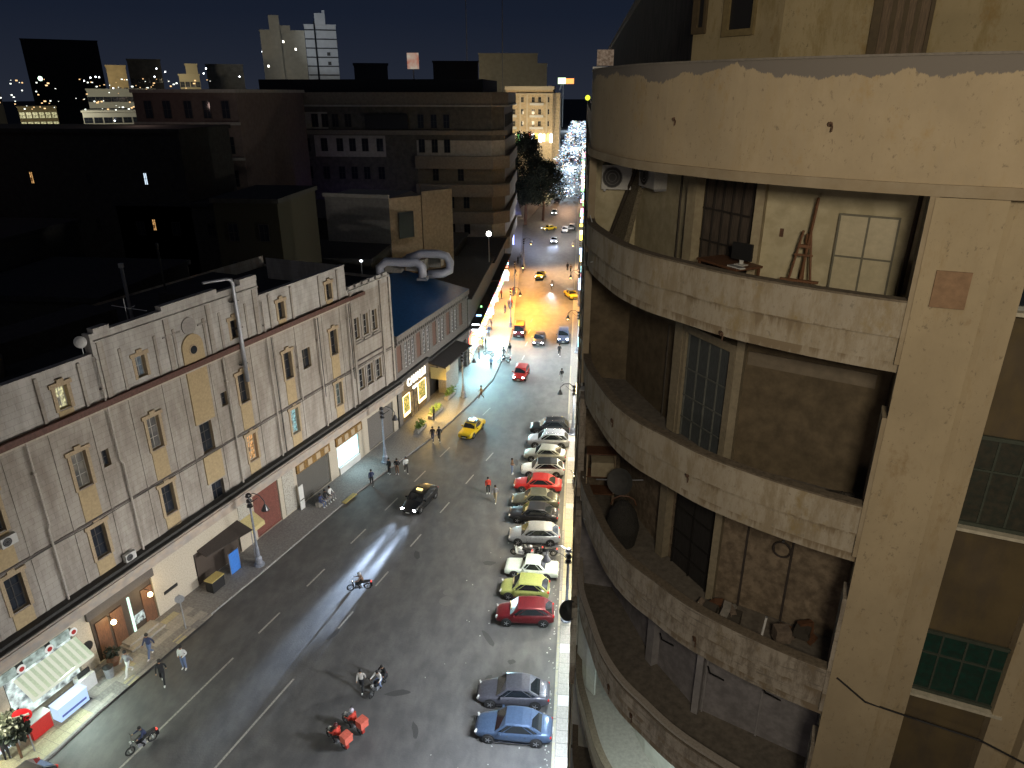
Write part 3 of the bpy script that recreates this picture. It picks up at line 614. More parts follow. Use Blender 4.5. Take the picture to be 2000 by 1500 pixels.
p, an = at(1.7, .3, 26.6 + .72); ac_unit(p, an, 'small white air conditioner at the left end of the third storey balcony', .6, .5)
p, an = at(17.6, .5, 27.42); ac_unit(p, an, 'white air conditioner under the ceiling of the cluttered balcony', .8, .55)
p, an = at(4.7, .35, 31.42)
t = thing('burlap_roll', 'mottled burlap sheet with a dark edge leaning on the top balcony wall', 'sheet', p, an)
MB().rings([[(-.42, -.3, 0), (.5, -.3, 0), (.5, -.15, 0), (-.42, -.15, 0)], [(.1, .2, 1.95), (.42, .2, 1.95), (.42, .3, 1.95), (.1, .3, 1.95)]]).build('cloth', mat('burlap', (.27, .23, .16), .95, c2=(.14, .12, .08), scale=7, var=.3, bump=.5), t)
MB().tube([(-.44, -.33, 0), (.1, .16, 1.98)], .05, 6).build('edge', mat('dark_cloth', (.05, .04, .03), .9), t)
# wall panels and strips
for i, z in enumerate((31.42, 28.1, 24.8, 21.5)):
    for az0, az1, k in ((16.2, 16.4, 2), (20.0, 20.2, 2)) if i == 2 else (((14.3, 14.6, 3), (19.6, 19.9, 3), (8.9, 9.2, 3)) if i == 3 else ((7.85, 7.95, 1),)):
        a, an = onback(az0, .03); MB().cbox((a.x, a.y, z + 1.1), (.04, .03, 2.2), rz=an).build('wall_strip', pan[k] if i != 2 else mat('strip_dark', (.05, .04, .035), .9), bld)  # third storey strips are near black
a, an = onback(19, .02); MB().cbox((a.x - .02, a.y + .02, 30.38), (2.2, .05, .26), rz=an).build('shade_edge_strip', mat('shade_edge_brown', (.2, .165, .12), .9, scale=1), bld)  # strip painted along the edge of the shadow from the slab above
# pillar and right hand bay
MB().prism([(4.62, 9.94), (5.42, 9.7), (5.52, 9.98), (4.9, 10.6), (4.76, 10.1)], 0, 33.74).build('pillar', pilm, bld)
MB().prism([(5.60, 9.86), (5.9, 9.77), (6.02, 10.3), (5.5, 10.3), (5.44, 9.98)], 0, 33.74).build('pilaster', pilm, bld)
MB().prism([(5.93, 10.12), (7.3, 9.66), (7.5, 10.6), (6.05, 10.6)], 0, 33.74).build('bay_wall', mat('bay_brown', (.13, .095, .045), .9, c2=(.1, .075, .045), scale=.5, stretch=(1, 1, .4), var=.25), bld)
MB().prism([(7.12, 9.52), (7.3, 9.47), (7.36, 9.9), (7.2, 9.9)], 0, 33.74).prism([(7.36, 9.6), (7.62, 9.52), (7.7, 10), (7.4, 10)], 0, 33.74).prism([(7.62, 9.36), (12, 7.9), (12, 12), (7.7, 12)], 0, 33.74).build('pier', pilm, bld)
MB().cbox((5.0, 9.8, 32.55), (.42, .03, .5), rz=-.29).build('patch', mat('pink_patch', (.27, .17, .1), .9, scale=2), bld)
ba = atan2(9.66 - 10.12, 7.3 - 5.93)
for z0, h, gl in ((32.28, 1.3, M_['glass']), (28.85, 1.45, mat('shutter_olive', (.035, .04, .03), .5, c2=(.055, .05, .035), scale=2, var=.3)), (25.5, 1.2, mat('shutter_green', (.012, .055, .04), .5, c2=(.018, .04, .03), scale=2, var=.3)), (22.1, 1.3, mat('shutter_grey', (.05, .048, .045), .5, var=.3))):
    t = thing('window', None, None, (5.95, 10.06, z0), ba); t.parent = bld
    MB().box(.03, 0, 0, 1.38, .03, h).build('shutter', gl, t)
    fm = mat('window_alu', (.3, .31, .29), .4, .5) if z0 > 32 else mat('olive_frame', (.05, .06, .045), .7)
    f = MB().box(0, -.05, 0, .05, .0, h).box(1.36, -.05, 0, 1.41, 0, h).box(.05, -.05, -.04, 1.36, 0, .02).box(.05, -.05, h - .03, 1.36, 0, h + .03)
    if z0 < 32:
        for x in (.35, .7, 1.05): f.box(x - .015, -.02, .02, x + .015, 0, h - .03)
        f.box(.05, -.03, h * .62, 1.36, 0, h * .62 + .03)
    f.build('frame', fm, t)
    MB().box(-.04, -.16, -.1, 1.42, .02, -.045).build('sill', mat('sill_pale', (.5, .46, .36), .7), t)
# upper storey, set back
up = MB(); U = [(1.9, 60), (1.9, 14.2), (3.05, 12.7), (5.4, 11.55), (12, 9.2)]
for (a, b), (c, d) in zip(U[:-1], U[1:]): up.face([(a, b, 34.3), (c, d, 34.3), (c, d, 38.0), (a, b, 38.0)], 1 if a == c else 0)
up.face([(x, y, 38.0) for x, y in U] + [(12, 60, 38.0)], 1)
up.build('upper_storey', [band_mat('upper_plaster', (.32, .26, .15), (.22, .17, .08), (.22, .15, .06), k=.3, s0=.5), mat('upper_side', (.07, .065, .06), .95, c2=(.03, .03, .028), scale=1.2, stretch=(1, 1, .3))], bld)
MB().rings([[(x - .12, y - .1, 38.0), (x + .1, y + .15, 38.0), (x + .1, y + .15, 38.16), (x - .12, y - .1, 38.16)] for x, y in U]).build('coping', mat('coping_brown2', (.17, .14, .11), .9), bld)
def upwin(az0, az1, z0, z1, mf, mg, bars=0):
    dx, dy = tan(radians(az0)), tan(radians(az1))
    for (a, b), (c, d) in zip(U[1:-1], U[2:]):
        e = Vector((c - a, d - b)); res = []
        for k in (dx, dy): tt = (a - k * b) / (k * e.y - e.x); res.append((tt, Vector((a, b)) + e * tt))
        if -.05 <= res[0][0] <= 1 and res[1][0] <= 1.1:
            p, q = res[0][1], res[1][1]; an = atan2(q.y - p.y, q.x - p.x); L_ = (q - p).length
            t = thing('window' if z0 > 35.6 else 'door', None, None, (p.x, p.y, z0), an); t.parent = bld
            MB().box(0, -.012, 0, L_, -.004, z1 - z0).build('pane' if z0 > 35.6 else 'leaf', mg, t)
            f = MB().box(-.12, -.06, -.1, 0, -.002, z1 - z0 + .1).box(L_, -.06, -.1, L_ + .05, -.002, z1 - z0 + .1).box(0, -.06, -.1, L_, -.002, 0)
            for k in range(bars): f.box(L_ * (k + 1) / (bars + 1) - .03, -.03, 0, L_ * (k + 1) / (bars + 1) + .03, -.013, z1 - z0)
            f.build('frame', mf, t); return
upwin(10.05, 11.6, 35.97, 36.62, mat('upper_frame', (.17, .13, .06), .8), M_['black'])
upwin(19.6, 22.35, 34.4, 37.9, mat('upper_frame_dark', (.07, .05, .025), .8), mat('upper_door', (.1, .065, .035), .7, var=.4, scale=3, stretch=(4, 4, .4)), 3)
upwin(7.95, 8.35, 36.05, 36.7, mat('upper_frame_dark', (.07, .05, .025)), M_['black'])
slab(MB(), .19, 34.2, 34.3).prism([(4.8, 10.15), (12, 8.2), (12, 12), (5.4, 11.9)], 34.2, 34.29).build('terrace', M_['darkroof'], bld)
# body of the building along the street
MB().prism([(.36, 17.5), (.36, 62), (14, 62), (14, 12), (7.7, 11.0), (5.45, 11.9), (3.2, 13.1), (2.35, 14.6), (1.4, 17.4)], 5.4, 34.25).build('body', plaster, bld)
MB().prism([(3.1, 12.9), (3.1, 62), (14, 62), (14, 9.7), (7.7, 10.6), (5.4, 11.9)], 0, 5.396).build('ground_floor', M_['concrete'], bld)

for zt in ZT[:8]:
    for y in range(20, 60, 5):
        o = window(bld, .33, y + 1, zt, 1.3, 1.9, mat('shutter_brown2', (.12, .09, .06), .7), M_['glass'], 2, 4); o.rotation_euler = (0, 0, -pi / 2)
# small things on the balconies
for (x, y), z in (((1.72, 12.2), 31.45), ((2.42, 11.42), 28.15 + .4), ((2.4, 11.4), 28.55), ((2.05, 11.8), 33.95 + .3), ((3.1, 10.82), 31.33)):
    pass
def spout(az, z, k=0):
    dx = tan(radians(az)); best = min(CV, key=lambda p: abs(p.x / p.y - dx)); t_ = mat('rusty_iron', (.09, .05, .03), .8)
    MB().cyl((0, 0, 0), .035, .12, 8, 0, 'y').tube([(0, -.05, 0), (.01, -.12, -.02), (.0, -.14, -.09)], .014, 5).build('drain_spout', t_, bld, (best.x + .02, best.y + .02, z))
for az, z in ((12.0, 31.3), (10.1, 28.45), (3.4, 28.6), (13.0, 25.0), (17.3, 34.6), (6.5, 34.6), (17.5, 21.7), (7.2, 21.7), (4.9, 21.8)): spout(az, z)
t = thing('white_tube', 'short white tube sticking up from the rail of the cluttered balcony', 'tube', (3.62, 10.78, 25.35), .2)
MB().tube([(0, 0, 0), (.07, .02, .75)], .022, 8).build('tube', M_['white'], t); MB().tube([(.07, .02, .75), (.0705, .0205, .76)], .024, 8).build('rim', M_['metal'], t)
p, an = at(19.2, .05, 26.55)
t = thing('hose_ring', 'dark hose coiled in a ring on the dirty balcony wall', 'hose', p, an)
MB().tube([(.17 * cos(a * pi / 8), -.04, .17 * sin(a * pi / 8)) for a in range(17)], .022, 6).build('coil', mat('hose', (.05, .04, .035), .6), t); MB().box(-.02, -.05, .15, .02, .02, .2).build('hook', M_['metal'], t)
# clutter heaps (chairs, boxes, net)
def heap(name, label, cat, loc, n, r, mats_, seed, zh=.5):
    t = thing(name, label, cat, loc); q = random.Random(seed)
    for i in range(n):
        a = q.uniform(0, 6.28); d = r * sqrt(q.random()); s = q.uniform(.12, .34)
        MB().cbox((d * cos(a), d * sin(a) * .5, q.uniform(.1, zh)), (s, s * q.uniform(.4, 1), s * q.uniform(.3, 1)), rz=q.uniform(0, 3), rx=q.uniform(-.5, .5)).build('box', q.choice(mats_), t)
    return t
p, an = at(15.2, .6, 24.82); heap('junk_pile', 'dark jumble of boxes piled below the dirty wall of the third balcony', 'junk', p, 11, .45, [pan[2], pan[1], M_['wood'], M_['concrete']], 3, .3)
p, an = at(21.5, .6, 24.82); heap('junk_pile', 'dark jumble in the right corner of the cluttered third balcony', 'junk', p, 11, .4, [pan[2], pan[1], M_['wood']], 5, .35)
p, an = at(23.2, .5, 28.12); heap('junk_pile', 'dim heap in the right corner of the brown walled balcony', 'junk', p, 5, .25, [pan[1], pan[2]], 7, .2)
t = thing('stand', 'rusty metal shelf stand holding a pale crate at the left end of the third balcony', 'stand', (.78, 16.2, 24.82))
for x in (-.35, .35):
    for y in (-.2, .2): MB().tube([(x, y, 0), (x, y, 1.75)], .018, 5).build('leg', tanf, t)
for z in (.6, 1.1, 1.75): MB().box(-.37, -.22, z, .37, .22, z + .03).build('shelf', M_['wood'], t)
tag(MB().box(-.28, -.2, 0, .28, .2, .4).build('crate', pan[0], None, (.82, 16.18, 25.95)), 'pale crate on the shelf stand of the third balcony', 'crate')
t = thing('basket', 'woven grey wicker basket heap standing on the floor of the third balcony', 'basket', (1.3, 14.75, 24.82))
MB().lathe([(.1, 0), (.34, .05), (.42, .5), (.32, .9), (.15, 1.15), (.02, 1.2)], 16).build('body', mat('wicker', (.07, .065, .055), .95, c2=(.02, .02, .02), scale=14, var=.3, bump=1), t)
MB().tube([(.3 * cos(a), 0, 1.1 + .25 * sin(a)) for a in (0, .6, 1.2, 1.9, 2.5, 3.14)], .02, 5).build('handle', M_['wood'], t)
t = thing('satellite_dish', 'grey satellite dish on a bracket inside the third balcony', 'satellite dish', (1.25, 15.1, 26.35))
MB().lathe([(.02, .0), (.18, .03), (.32, .11), (.33, .12), (.18, .05), (.02, .02)], 16).build('dish', mat('dish_grey', (.05, .05, .047), .7), t, (0, 0, 0)).rotation_euler = (radians(70), 0, -.5)
MB().tube([(-.6, .3, -.15), (.0, .05, 0), (.5, -.1, .12)], .015, 5).build('arm', M_['metal'], t)
t = thing('satellite_dish', 'dark round satellite dish hanging outside the building above the right lamp post', 'satellite dish', (.05, 16.8, 21.0))
MB().lathe([(.02, .0), (.17, .03), (.29, .1), (.3, .12), (.17, .06), (.02, .02)], 18).build('dish', mat('dish_black', (.03, .03, .032), .35), t, (0, 0, 0)).rotation_euler = (radians(62), 0, .5)
MB().tube([(.3, .3, -.1), (.0, 0, 0), (-.12, -.2, .3)], .015, 5).build('arm', M_['black'], t)
t = thing('rooftop_box', 'small white equipment box on the far left end of the roof parapet', 'rooftop_box', (.42, 16.3, 35.46))  # plain equipment box, holds no lamp
MB().box(-.16, -.1, .06, .18, .1, .36).build('case', mat('box_pale', (.62, .52, .47), .6, c2=(.3, .22, .18), scale=5), t); MB().box(-.24, -.12, 0, .16, .06, .04).build('base', M_['white'], t)
for az, z, n in ((14.9, 21.5 + 1.4, 1), (20, 21.5 + 1.5, 2), (10.6, 21.5 + 1.2, 3)):
    p, an = at(az, .3, z); MB().tube([(0, .3, 0), (0, 0, .08), (.25, -.25, .14)], .02, 5).build('clothes_bracket', M_['black'], bld, p)
MB().tube([(4.72, 9.9, 22.35 + 3.3), (5.2, 9.75, 25.3), (6.0, 9.6, 25.15), (6.9, 9.3, 25.1), (8, 9.0, 24.7), (10, 8.4, 24.7)], .018, 5).build('cable', M_['black'], bld)
for zc, x0 in ((32.45, .25), (25.75, .35)): MB().tube([(x0, 16.3, zc), (x0 + .3, 15.2, zc - .75), (x0 + .05, 15.8, zc - .95)], .012, 4).build('cable', M_['white'], bld)
# bright lower balcony: ceiling light added to brighten it, and white sheet
light('AREA', (2.2, 12.6, 21.3), 60, (.85, 1, .95), .5, aim=(2.2, 13.2, 18))
tag(band(MB(), [Vector((.42, 17.1)), Vector((.7, 16.6)), Vector((.95, 16.3))], 18.3, 20.6, 0, .05).build('white_sheet', mat('sheet_white', (.75, .8, .78), .8, var=.1)), 'white cloth sheet hanging at the left end of the bright lower balcony', 'sheet')
# glowing shop fronts under the overhang and further buildings on the right side
sgm = [glow('shop_white', (.9, .95, 1), 5), glow('shop_warm', (1, .8, .45), 5), glow('shop_blue', (.35, .55, 1), 4), glow('shop_red', (1, .2, .12), 4), glow('shop_yellow', (1, .75, .1), 5), glow('shop_cyan', (.45, .95, 1), 5), glow('shop_green', (.3, 1, .3), 3.5), glow('shop_pink', (1, .35, .6), 4)]
for i, y in enumerate(range(14, 62, 8)):
    t = thing('shop_front', None, None, (3.1, y, 0)); t.parent = bld
    MB().box(-.12, .3, 2.9, -.004, 7.4, 3.8).build('fascia', M_['white'], t); MB().box(-.06, .5, .3, -.003, 7, 2.8).build('display', glow('display_glass', (.85, .9, 1), 2.2, (.2, .2, .2), 1.5), t)
RN2 = random.Random(5); yy = 62.5
for i, (L_, h) in enumerate(((30, 29), (26, 31), (32, 27), (40, 30), (46, 33), (60, 30), (90, 28))):
    t = thing('right_side_building', 'distant dark block along the right pavement, number %s from the rounded corner house' % ('one', 'two', 'three', 'four', 'five', 'six', 'seven')[i], 'building', (2.2, yy, 0))
    t['label'] = ('first', 'second', 'third', 'fourth', 'fifth', 'sixth', 'farthest')[i] + ' dim block beyond the rounded balcony house along the right pavement'
    MB().box(0, 0, 0, 16, L_ - .4, h).build('wall', plaster, t)
    for k in range(int(L_ / 4)):
        for q in range(RN2.randint(1, 3)):
            hgt = RN2.uniform(.5, 1.3); z = RN2.uniform(2.4, 6.5); y = k * 4 + RN2.uniform(0, 3)
            MB().box(-RN2.uniform(.4, 1.9), y, z, -.01, y + .14, z + hgt).build('shop_sign', RN2.choice(sgm if i > 1 else [sgm[0], sgm[1], sgm[5], sgm[4]]), t)
    yy += L_
# ---------------- building with the blue roof and the lit cafe ----------------
B2 = Vector((-19.2, 70.6)); b2a = radians(13); B2L = 20.9
def BW2(s, off=0, z=0): return Vector((B2.x + sin(b2a) * s + cos(b2a) * off, B2.y + cos(b2a) * s - sin(b2a) * off, z))
caf = thing('cafe_building', 'two storey building with a blue sheet roof and a glowing cafe on its ground floor', 'building', (B2.x, B2.y, 0), pi / 2 - b2a)
brick = mat('brown_shutter', (.12, .062, .045), .7, var=.2, scale=2); greyst = mat('grey_stone', (.22, .205, .19), .85, c2=(.13, .12, .115), scale=1.5, var=.3, bump=.3)
white_bl = mat('white_blind', (.5, .5, .5), .6, var=.1)
hs = [(.9, 7.2, .2, 5.0), (8.2, 13.2, .14, 3.7), (14.2, 20.3, .14, 4.2)]
up = []
for c in (.9, 5.8, 10.2, 14.4, 18.6): up.append((c - .55, c + .55, 6.6, 9.6))
for c in (2.5, 3.4, 4.3, 7.3, 8.4, 11.7, 12.7, 15.9, 16.9): up.append((c - .34, c + .34, 6.5, 9.5))
mb = MB(); wall_holes(mb, 0, B2L, 0, 10.5, hs + up, 0, .4, 0, 0)
mb.face([(B2L, 0, 0), (B2L, 14, 0), (B2L, 14, 10.5), (B2L, 0, 10.5)], 0); mb.face([(0, .45, 0), (B2L, .45, 0), (B2L, .45, 10.5), (0, .45, 10.5)], 1)
mb.build('wall', [greyst, M_['black']], caf)
for i, (a, b, c, d) in enumerate(up):
    if i < 5: MB().box(a, .08, c, b, .14, d).build('shutter', brick, caf)
    else: window(caf, (a + b) / 2, .1, (c + d) / 2, b - a, d - c, white_bl, M_['glass'], 2, 6, fw=.09)
MB().box(-.1, -.35, 10.3, B2L, -.003, 10.95).box(-.1, -.2, 9.7, B2L, -.003, 9.86).build('cornice', greyst, caf)
MB().box(-.1, -.4, 5.5, 7.6, -.003, 6.0).box(7.6, -.4, 5.35, B2L, -.003, 5.6).build('cornice', M_['darkroof'], caf)
dn = MB()
for k in range(40): dn.box(.1 + k * .52, -.3, 9.9, .3 + k * .52, -.004, 10.29)
tag(dn.build('dentils', greyst, caf), kind='stuff')
rb = mat('blue_sheet_roof', (.012, .1, .26), .45, var=.25, scale=.6)
MB().face([(-.1, -.4, 10.96), (B2L, -.4, 10.96), (B2L, 9.5, 12.9), (-.1, 9.5, 12.9)]).build('roof', rb, caf)
rs = MB()
for k in range(27): rs.box(.2 + k * .78, -.4, 10.97, .26 + k * .78, -.39, 11.0).face([(.2 + k * .78, -.4, 11.0), (.25 + k * .78, -.4, 11.0), (.25 + k * .78, 9.5, 12.94), (.2 + k * .78, 9.5, 12.94)])
tag(rs.build('roof_ribs', rb, caf), kind='stuff')
MB().box(-.1, 9.5, 10, B2L, 16, 12.9).build('flat_roof', M_['darkroof'], caf)
tp = MB(); q = random.Random(3); G_ = [[(1 + i * .62 + q.uniform(-.2, .2), 6.2 + j * .62 + (i * .22 if j == 0 else 0) * .2, 12.35 + j * .12 + q.uniform(0, .32)) for i in range(16)] for j in range(9)]
tp.rings([r for r in G_], cap=False, closed=False); tag(tp.build('tarpaulin', mat('tarp_grey', (.3, .3, .27), .6, var=.4, scale=3)), 'crumpled grey tarpaulin lying on the blue roof', 'tarpaulin').location = (B2.x, B2.y, 0)
bpy.data.objects['tarpaulin'].rotation_euler = (0, 0, pi / 2 - b2a)
# air ducts on the roof
dm = mat('duct_white', (.5, .5, .56), .45, .2, var=.15, scale=2)
for lb, pts, r in (('nearer white ventilation duct bending over the flat roof behind the blue roof', [(-25.2, 88.0, 12.9), (-25.2, 88.0, 14.3), (-24.4, 88.2, 15.0), (-21.3, 88.2, 14.9), (-20.4, 88.2, 15.0), (-19.7, 88.2, 14.4), (-19.7, 88.2, 12.9)], .55),
                   ('farther white ventilation duct looping down at the right end of the flat roof', [(-22.5, 92.0, 14.6), (-20.5, 92.0, 15.3), (-18.3, 92.0, 15.3), (-17.2, 92, 15.0), (-16.8, 92, 14.2), (-16.8, 91.6, 13.2), (-17.6, 91, 12.9), (-19.5, 90.6, 12.85)], .55)):
    t = thing('air_duct', lb, 'duct', (0, 0, 0), 0, 'white air ducts on the roof'); P = [tuple(p) for p in crom([Vector(p) for p in pts], 4)] if False else pts
    MB().tube(P, r, 12).build('duct', dm, t, smooth=True)
    for p in (P[0], P[-1]): MB().cbox((p[0], p[1], p[2]), (1.3, 1.3, .3)).build('collar', M_['metal'], t)
for x, y, s in ((-21.5, 93.5, 2.6), (-24.3, 92, 2.2), (-19.5, 95.5, 2)):
    t = thing('chiller_box', {2.6: 'largest of the dim grey machine boxes behind the white ducts', 2.2: 'dim grey machine box behind the left white duct', 2: 'smallest dim grey machine box behind the white ducts'}[s], 'machine', (x, y, 12.9))
    MB().box(-s / 2, -s / 2, 0, s / 2, s / 2, 1.5).build('case', M_['concrete'], t); MB().cyl((0, 0, 1.56), s * .3, .1, 12).build('fan', M_['black'], t)
# cafe front
fa = thing('cafe_front', None, None); fa.parent = caf
fac_y = glow('cafe_wall_glow', (1, .66, .16), 1.1, (.16, .2, .02), 4.5, .5, .2)
for x0, x1, z0, z1 in ((1.0, 2.6, 1.4, 3.3), (4.9, 6.9, 1.6, 3.6)): MB().box(x0, -.06, z0, x1, .02, z1).build('display', fac_y, fa)
gl2 = glow('cafe_strip', (1, .8, .4), 4)
for x0, x1, z0, z1 in ((.95, 1.0, 1.4, 3.4), (2.6, 2.68, 1.2, 3.4), (1, 2.6, 3.4, 3.46), (1, 2.6, .95, 1.3), (4.82, 4.9, 1.4, 3.6), (6.9, 6.98, 1.4, 3.6), (4.9, 6.9, 3.6, 3.67), (4.9, 6.9, 1.05, 1.4)): MB().box(x0, -.12, z0, x1, -.061, z1).build('light_strip', gl2, fa)
MB().box(2.9, -.03, .2, 4.7, .05, 3.2).build('door', glow('door_glow', (.8, .5, .2), .35, (.1, .07, .03), 2), fa)
for x in (2.85, 3.75, 4.7): MB().box(x - .04, -.08, .2, x + .04, -.031, 3.3).build('door_frame', frame_d, fa)
MB().box(.8, .1, .15, 7.2, .15, 5.0).build('back_panel', mat('cafe_back', (.12, .08, .04), .7), fa)
def text_mesh(txt, size, ext, m, name, parent, loc, rot, bev=0):
    cu = bpy.data.curves.new('lettering', 'FONT'); cu.body = txt; cu.size = size; cu.extrude = ext; cu.align_x = 'CENTER'; cu.align_y = 'CENTER'; cu.bevel_depth = bev; cu.resolution_u = 3; cu.offset = size * .015
    o = bpy.data.objects.new('lettering', cu); COL.objects.link(o); dg = bpy.context.evaluated_depsgraph_get()
    me = bpy.data.meshes.new_from_object(o.evaluated_get(dg)); bpy.data.objects.remove(o); me.materials.clear(); me.materials.append(m)
    r = link(name, me, parent, loc); r.rotation_euler = rot; return r
sg = thing('cafe_sign', 'white glowing CAVALLI letters standing above the cafe door', 'sign', BW2(4.1, .35, 4.65), pi / 2 - b2a)
text_mesh('CAVALLI', 1.25, .06, glow('letter_white', (1, .95, .8), 2.6), 'lettering', sg, (0, 0, .15), (pi / 2, 0, 0))
text_mesh('CAFE', .5, .06, glow('letter_white2', (1, .95, .8), 2.2), 'lettering', sg, (-.3, .1, -.95), (pi / 2, 0, 0)); MB().box(-2.7, .1, -.5, 2.9, .16, -.44).build('rail', frame_d, sg)
light('POINT', (-12, 80, 19), 420, (.7, .85, 1), .5); light('AREA', BW2(3.8, 1.6, 3.4), 900, (1, .62, .16), 2.2, aim=BW2(4.5, 7, 0)); light('POINT', BW2(8.2, 2.4, 3.0), 200, (1, .6, .14), .3)  # first light is an unseen fill added over the blue roof
# plants in troughs
def leafy(mb, c, r, n, s, rnd, m=0, flat=1.):
    for _ in range(n):
        while 1:
            v = Vector((rnd.uniform(-1, 1), rnd.uniform(-1, 1), rnd.uniform(-1, 1)))
            if v.length < 1: break
        p = Vector(c) + Vector((v.x * r[0], v.y * r[1], v.z * r[2])); a = Vector((rnd.gauss(0, 1), rnd.gauss(0, 1), rnd.gauss(0, 1) * flat)).normalized(); b = a.orthogonal().normalized(); k = s * rnd.uniform(.6, 1.3)
        mb.face([p, p + a * k * .5 + b * k * .3, p + a * k, p + a * k * .5 - b * k * .3], m)
leafm = mat('plant_leaf', (.11, .19, .035), .6, var=.4, scale=3)
for s, o, w_, lb in ((4.6, 2.3, 1.6, 'long trough of leafy plants on the pavement before the cafe door'), (10.0, 1.9, 1.3, 'trough of leafy plants at the far end of the cafe terrace'), (.2, 2.4, 1.1, 'trough of pale flowering plants at the near end of the cafe')):
    t = thing('planter', lb, 'planter', BW2(s, o, .14), pi / 2 - b2a, 'planters before the cafe')
    MB().box(-w_, -.25, 0, w_, .25, .4).build('trough', M_['concrete'], t); l = MB(); leafy(l, (0, 0, .75), (w_ * .95, .4, .42), 260, .26, RN); tag(l.build('foliage', leafm, t), kind='stuff')
# canopy block right of cafe
t = thing('awning', 'dark flat shop awning between the cafe and the bright shops', 'awning', BW2(9.2, 0, 0), pi / 2 - b2a)
MB().rings([[(-1.2, -.05, 5.0), (7.5, -.05, 5.0), (7.5, -2.3, 4.55), (-1.2, -2.3, 4.55)], [(-1.2, -.05, 5.15), (7.5, -.05, 5.15), (7.5, -2.3, 4.7), (-1.2, -2.3, 4.7)]]).build('sheet', mat('awning_dark', (.035, .03, .028), .8), t)
MB().box(-1.2, -2.36, 4.1, -.1, -2.3, 4.72).box(-1.2, -2.3, 3.1, -1.14, -.3, 4.54).build('side_cloth', mat('yellow_cloth', (.5, .42, .2), .8), t)
MB().box(1.5, -1.1, .14, 5.5, -.05, 4.4).build('wall_box', M_['concrete'], caf, BW2(9.2, 0) - Vector((B2.x, B2.y, 0)) if False else (9.2, 0, 0))
# ---------------- row of bright shops further along ----------------
shop_cols = list(sgm)
def shop_row(name, label, p0, p1, h, roofm, n, seed, depth=14, bright=1., dens=4, zmax=5.5, mwall=None, wrows=0):
    p0, p1 = Vector(p0), Vector(p1); L_ = (p1 - p0).length; an = atan2(p1.y - p0.y, p1.x - p0.x); q = random.Random(seed)
    t = thing(name, label, 'building', (p0.x, p0.y, 0), an)
    MB().box(0, 0, 0, L_, depth, h).build('wall', mwall or greyst, t); MB().box(-.2, -.6, h, L_ + .1, depth, h + .15).build('roof', roofm, t)
    MB().box(0, -1.4, zmax - .2, L_, -.003, zmax).build('canopy', M_['darkroof'], t)
    for r in range(wrows):
        for k in range(int(L_ / 3)): window(t, 1.5 + k * 3, -.08, 7.2 + r * 4.6, 1.2, 2.4, framew, M_['glass'], 2, 3)
    step = L_ / n
    for k in range(n):
        x0 = k * step + .15; m = q.choice(shop_cols)
        MB().box(x0, -.1, .3, x0 + step - .3, -.004, 2.9).build('shop_window', glow('shop_inside_%d' % (k % 4), [(1, .9, .7), (.6, .9, 1), (1, .7, .35), (.9, .95, 1)][k % 4], 2.4 * bright, (.12, .1, .08), 1.6 + k % 3, .48), t)
        MB().box(x0, -.3, 3.05, x0 + step - .3, -.004, 3.9).build('shop_sign', m, t)
        for _ in range(dens):
            x = x0 + q.uniform(0, step - .5); z = q.uniform(1.2, zmax - .6); MB().box(x, -q.uniform(.5, 1.5), z, x + q.uniform(.05, .5), -.31, z + q.uniform(.2, 1.0)).build('hanging_sign', q.choice(shop_cols), t)
    return t
shop_row('shop_building', 'low dark roofed building with crowded bright shop fronts beyond the cafe', (-14.4, 91.2), (-14.35, 117), 9.5, M_['darkroof'], 7, 4, dens=6)
shop_row('shop_building', 'narrow shop building between the dark roofed shops and the corner block', (-14.4, 117.5), (-14.5, 139.5), 8.5, M_['darkroof'], 5, 8, dens=5)
MB().box(-20, 118, 8.5, -14.4, 128, 14).build('attic', greyst, None) if False else None
t = thing('street_lamp_globe', 'round white globe lamp above the shops beyond the cafe', 'lamp', (-14.2, 113, 0))
MB().tube([(0, 0, 8.4), (0, 0, 13.8)], .06, 6).build('pole', M_['metal'], t); MB().ball((0, 0, 14.2), .42, 10).build('globe', glow('globe_white', (1, 1, .9), 14), t, smooth=True)
for y, p, c in ((84, 1300, (.45, .88, 1)), (92, 2800, (.45, .88, 1)), (99, 2600, (.5, .9, 1)), (107, 900, (.75, .9, 1)), (116, 500, (1, .75, .6))):
    light('AREA', (-13.6, y + 2, 4.2), p, c, 1.2, aim=(-8, y, 0), sizey=2)
# ---------------- lamp-lit stretch, orange ----------------
def street_lamp(x, y, h, rz, label, head=None):
    t = thing('street_lamp', label, 'street lamp', (x, y, .14), rz, 'black and grey street lamps with hanging lanterns')
    pm = mat('lamp_pole', (.24, .26, .31), .5, .4, var=.3, scale=2)
    MB().lathe([(.42, 0), (.42, .12), (.3, .2), (.27, .7), (.17, .85), (.15, 1.6), (.1, 1.8), (.075, h - .2), (.02, h)], 12).build('pole', pm, t, smooth=False)
    gm = mat('lamp_globe_dark', (.03, .03, .035), .3)
    for z in (.15, .62, 1.05): MB().ball((0, 0, h - z), .21, 8, sq=.7).lathe([(.05, h - z - .2), (.26, h - z - .12), (.05, h - z - .08)], 8).build('lantern', gm, t)
    MB().tube([(0, 0, h - .25), (.5, 0, h + .12), (1.1, 0, h + .05), (1.5, 0, h - .35), (1.5, 0, h - .7)], .035, 6).tube([(0, 0, h - .9), (.4, 0, h - .6), (.9, 0, h - .2)], .025, 5).build('arm', gm, t)
    MB().lathe([(.04, .1), (.12, .0), (.3, -.38), (.33, -.42), (.02, -.4)], 10, 0, (1.5, 0, h - .7)).build('lamp_shade', gm, t)
    if head: MB().ball((1.5, 0, h - 1.12), .16, 8).build('bulb', head, t)
    return t
street_lamp(-24.4, 44.9, 6.6, -.3, 'grey street lamp before the red shutter on the left pavement')
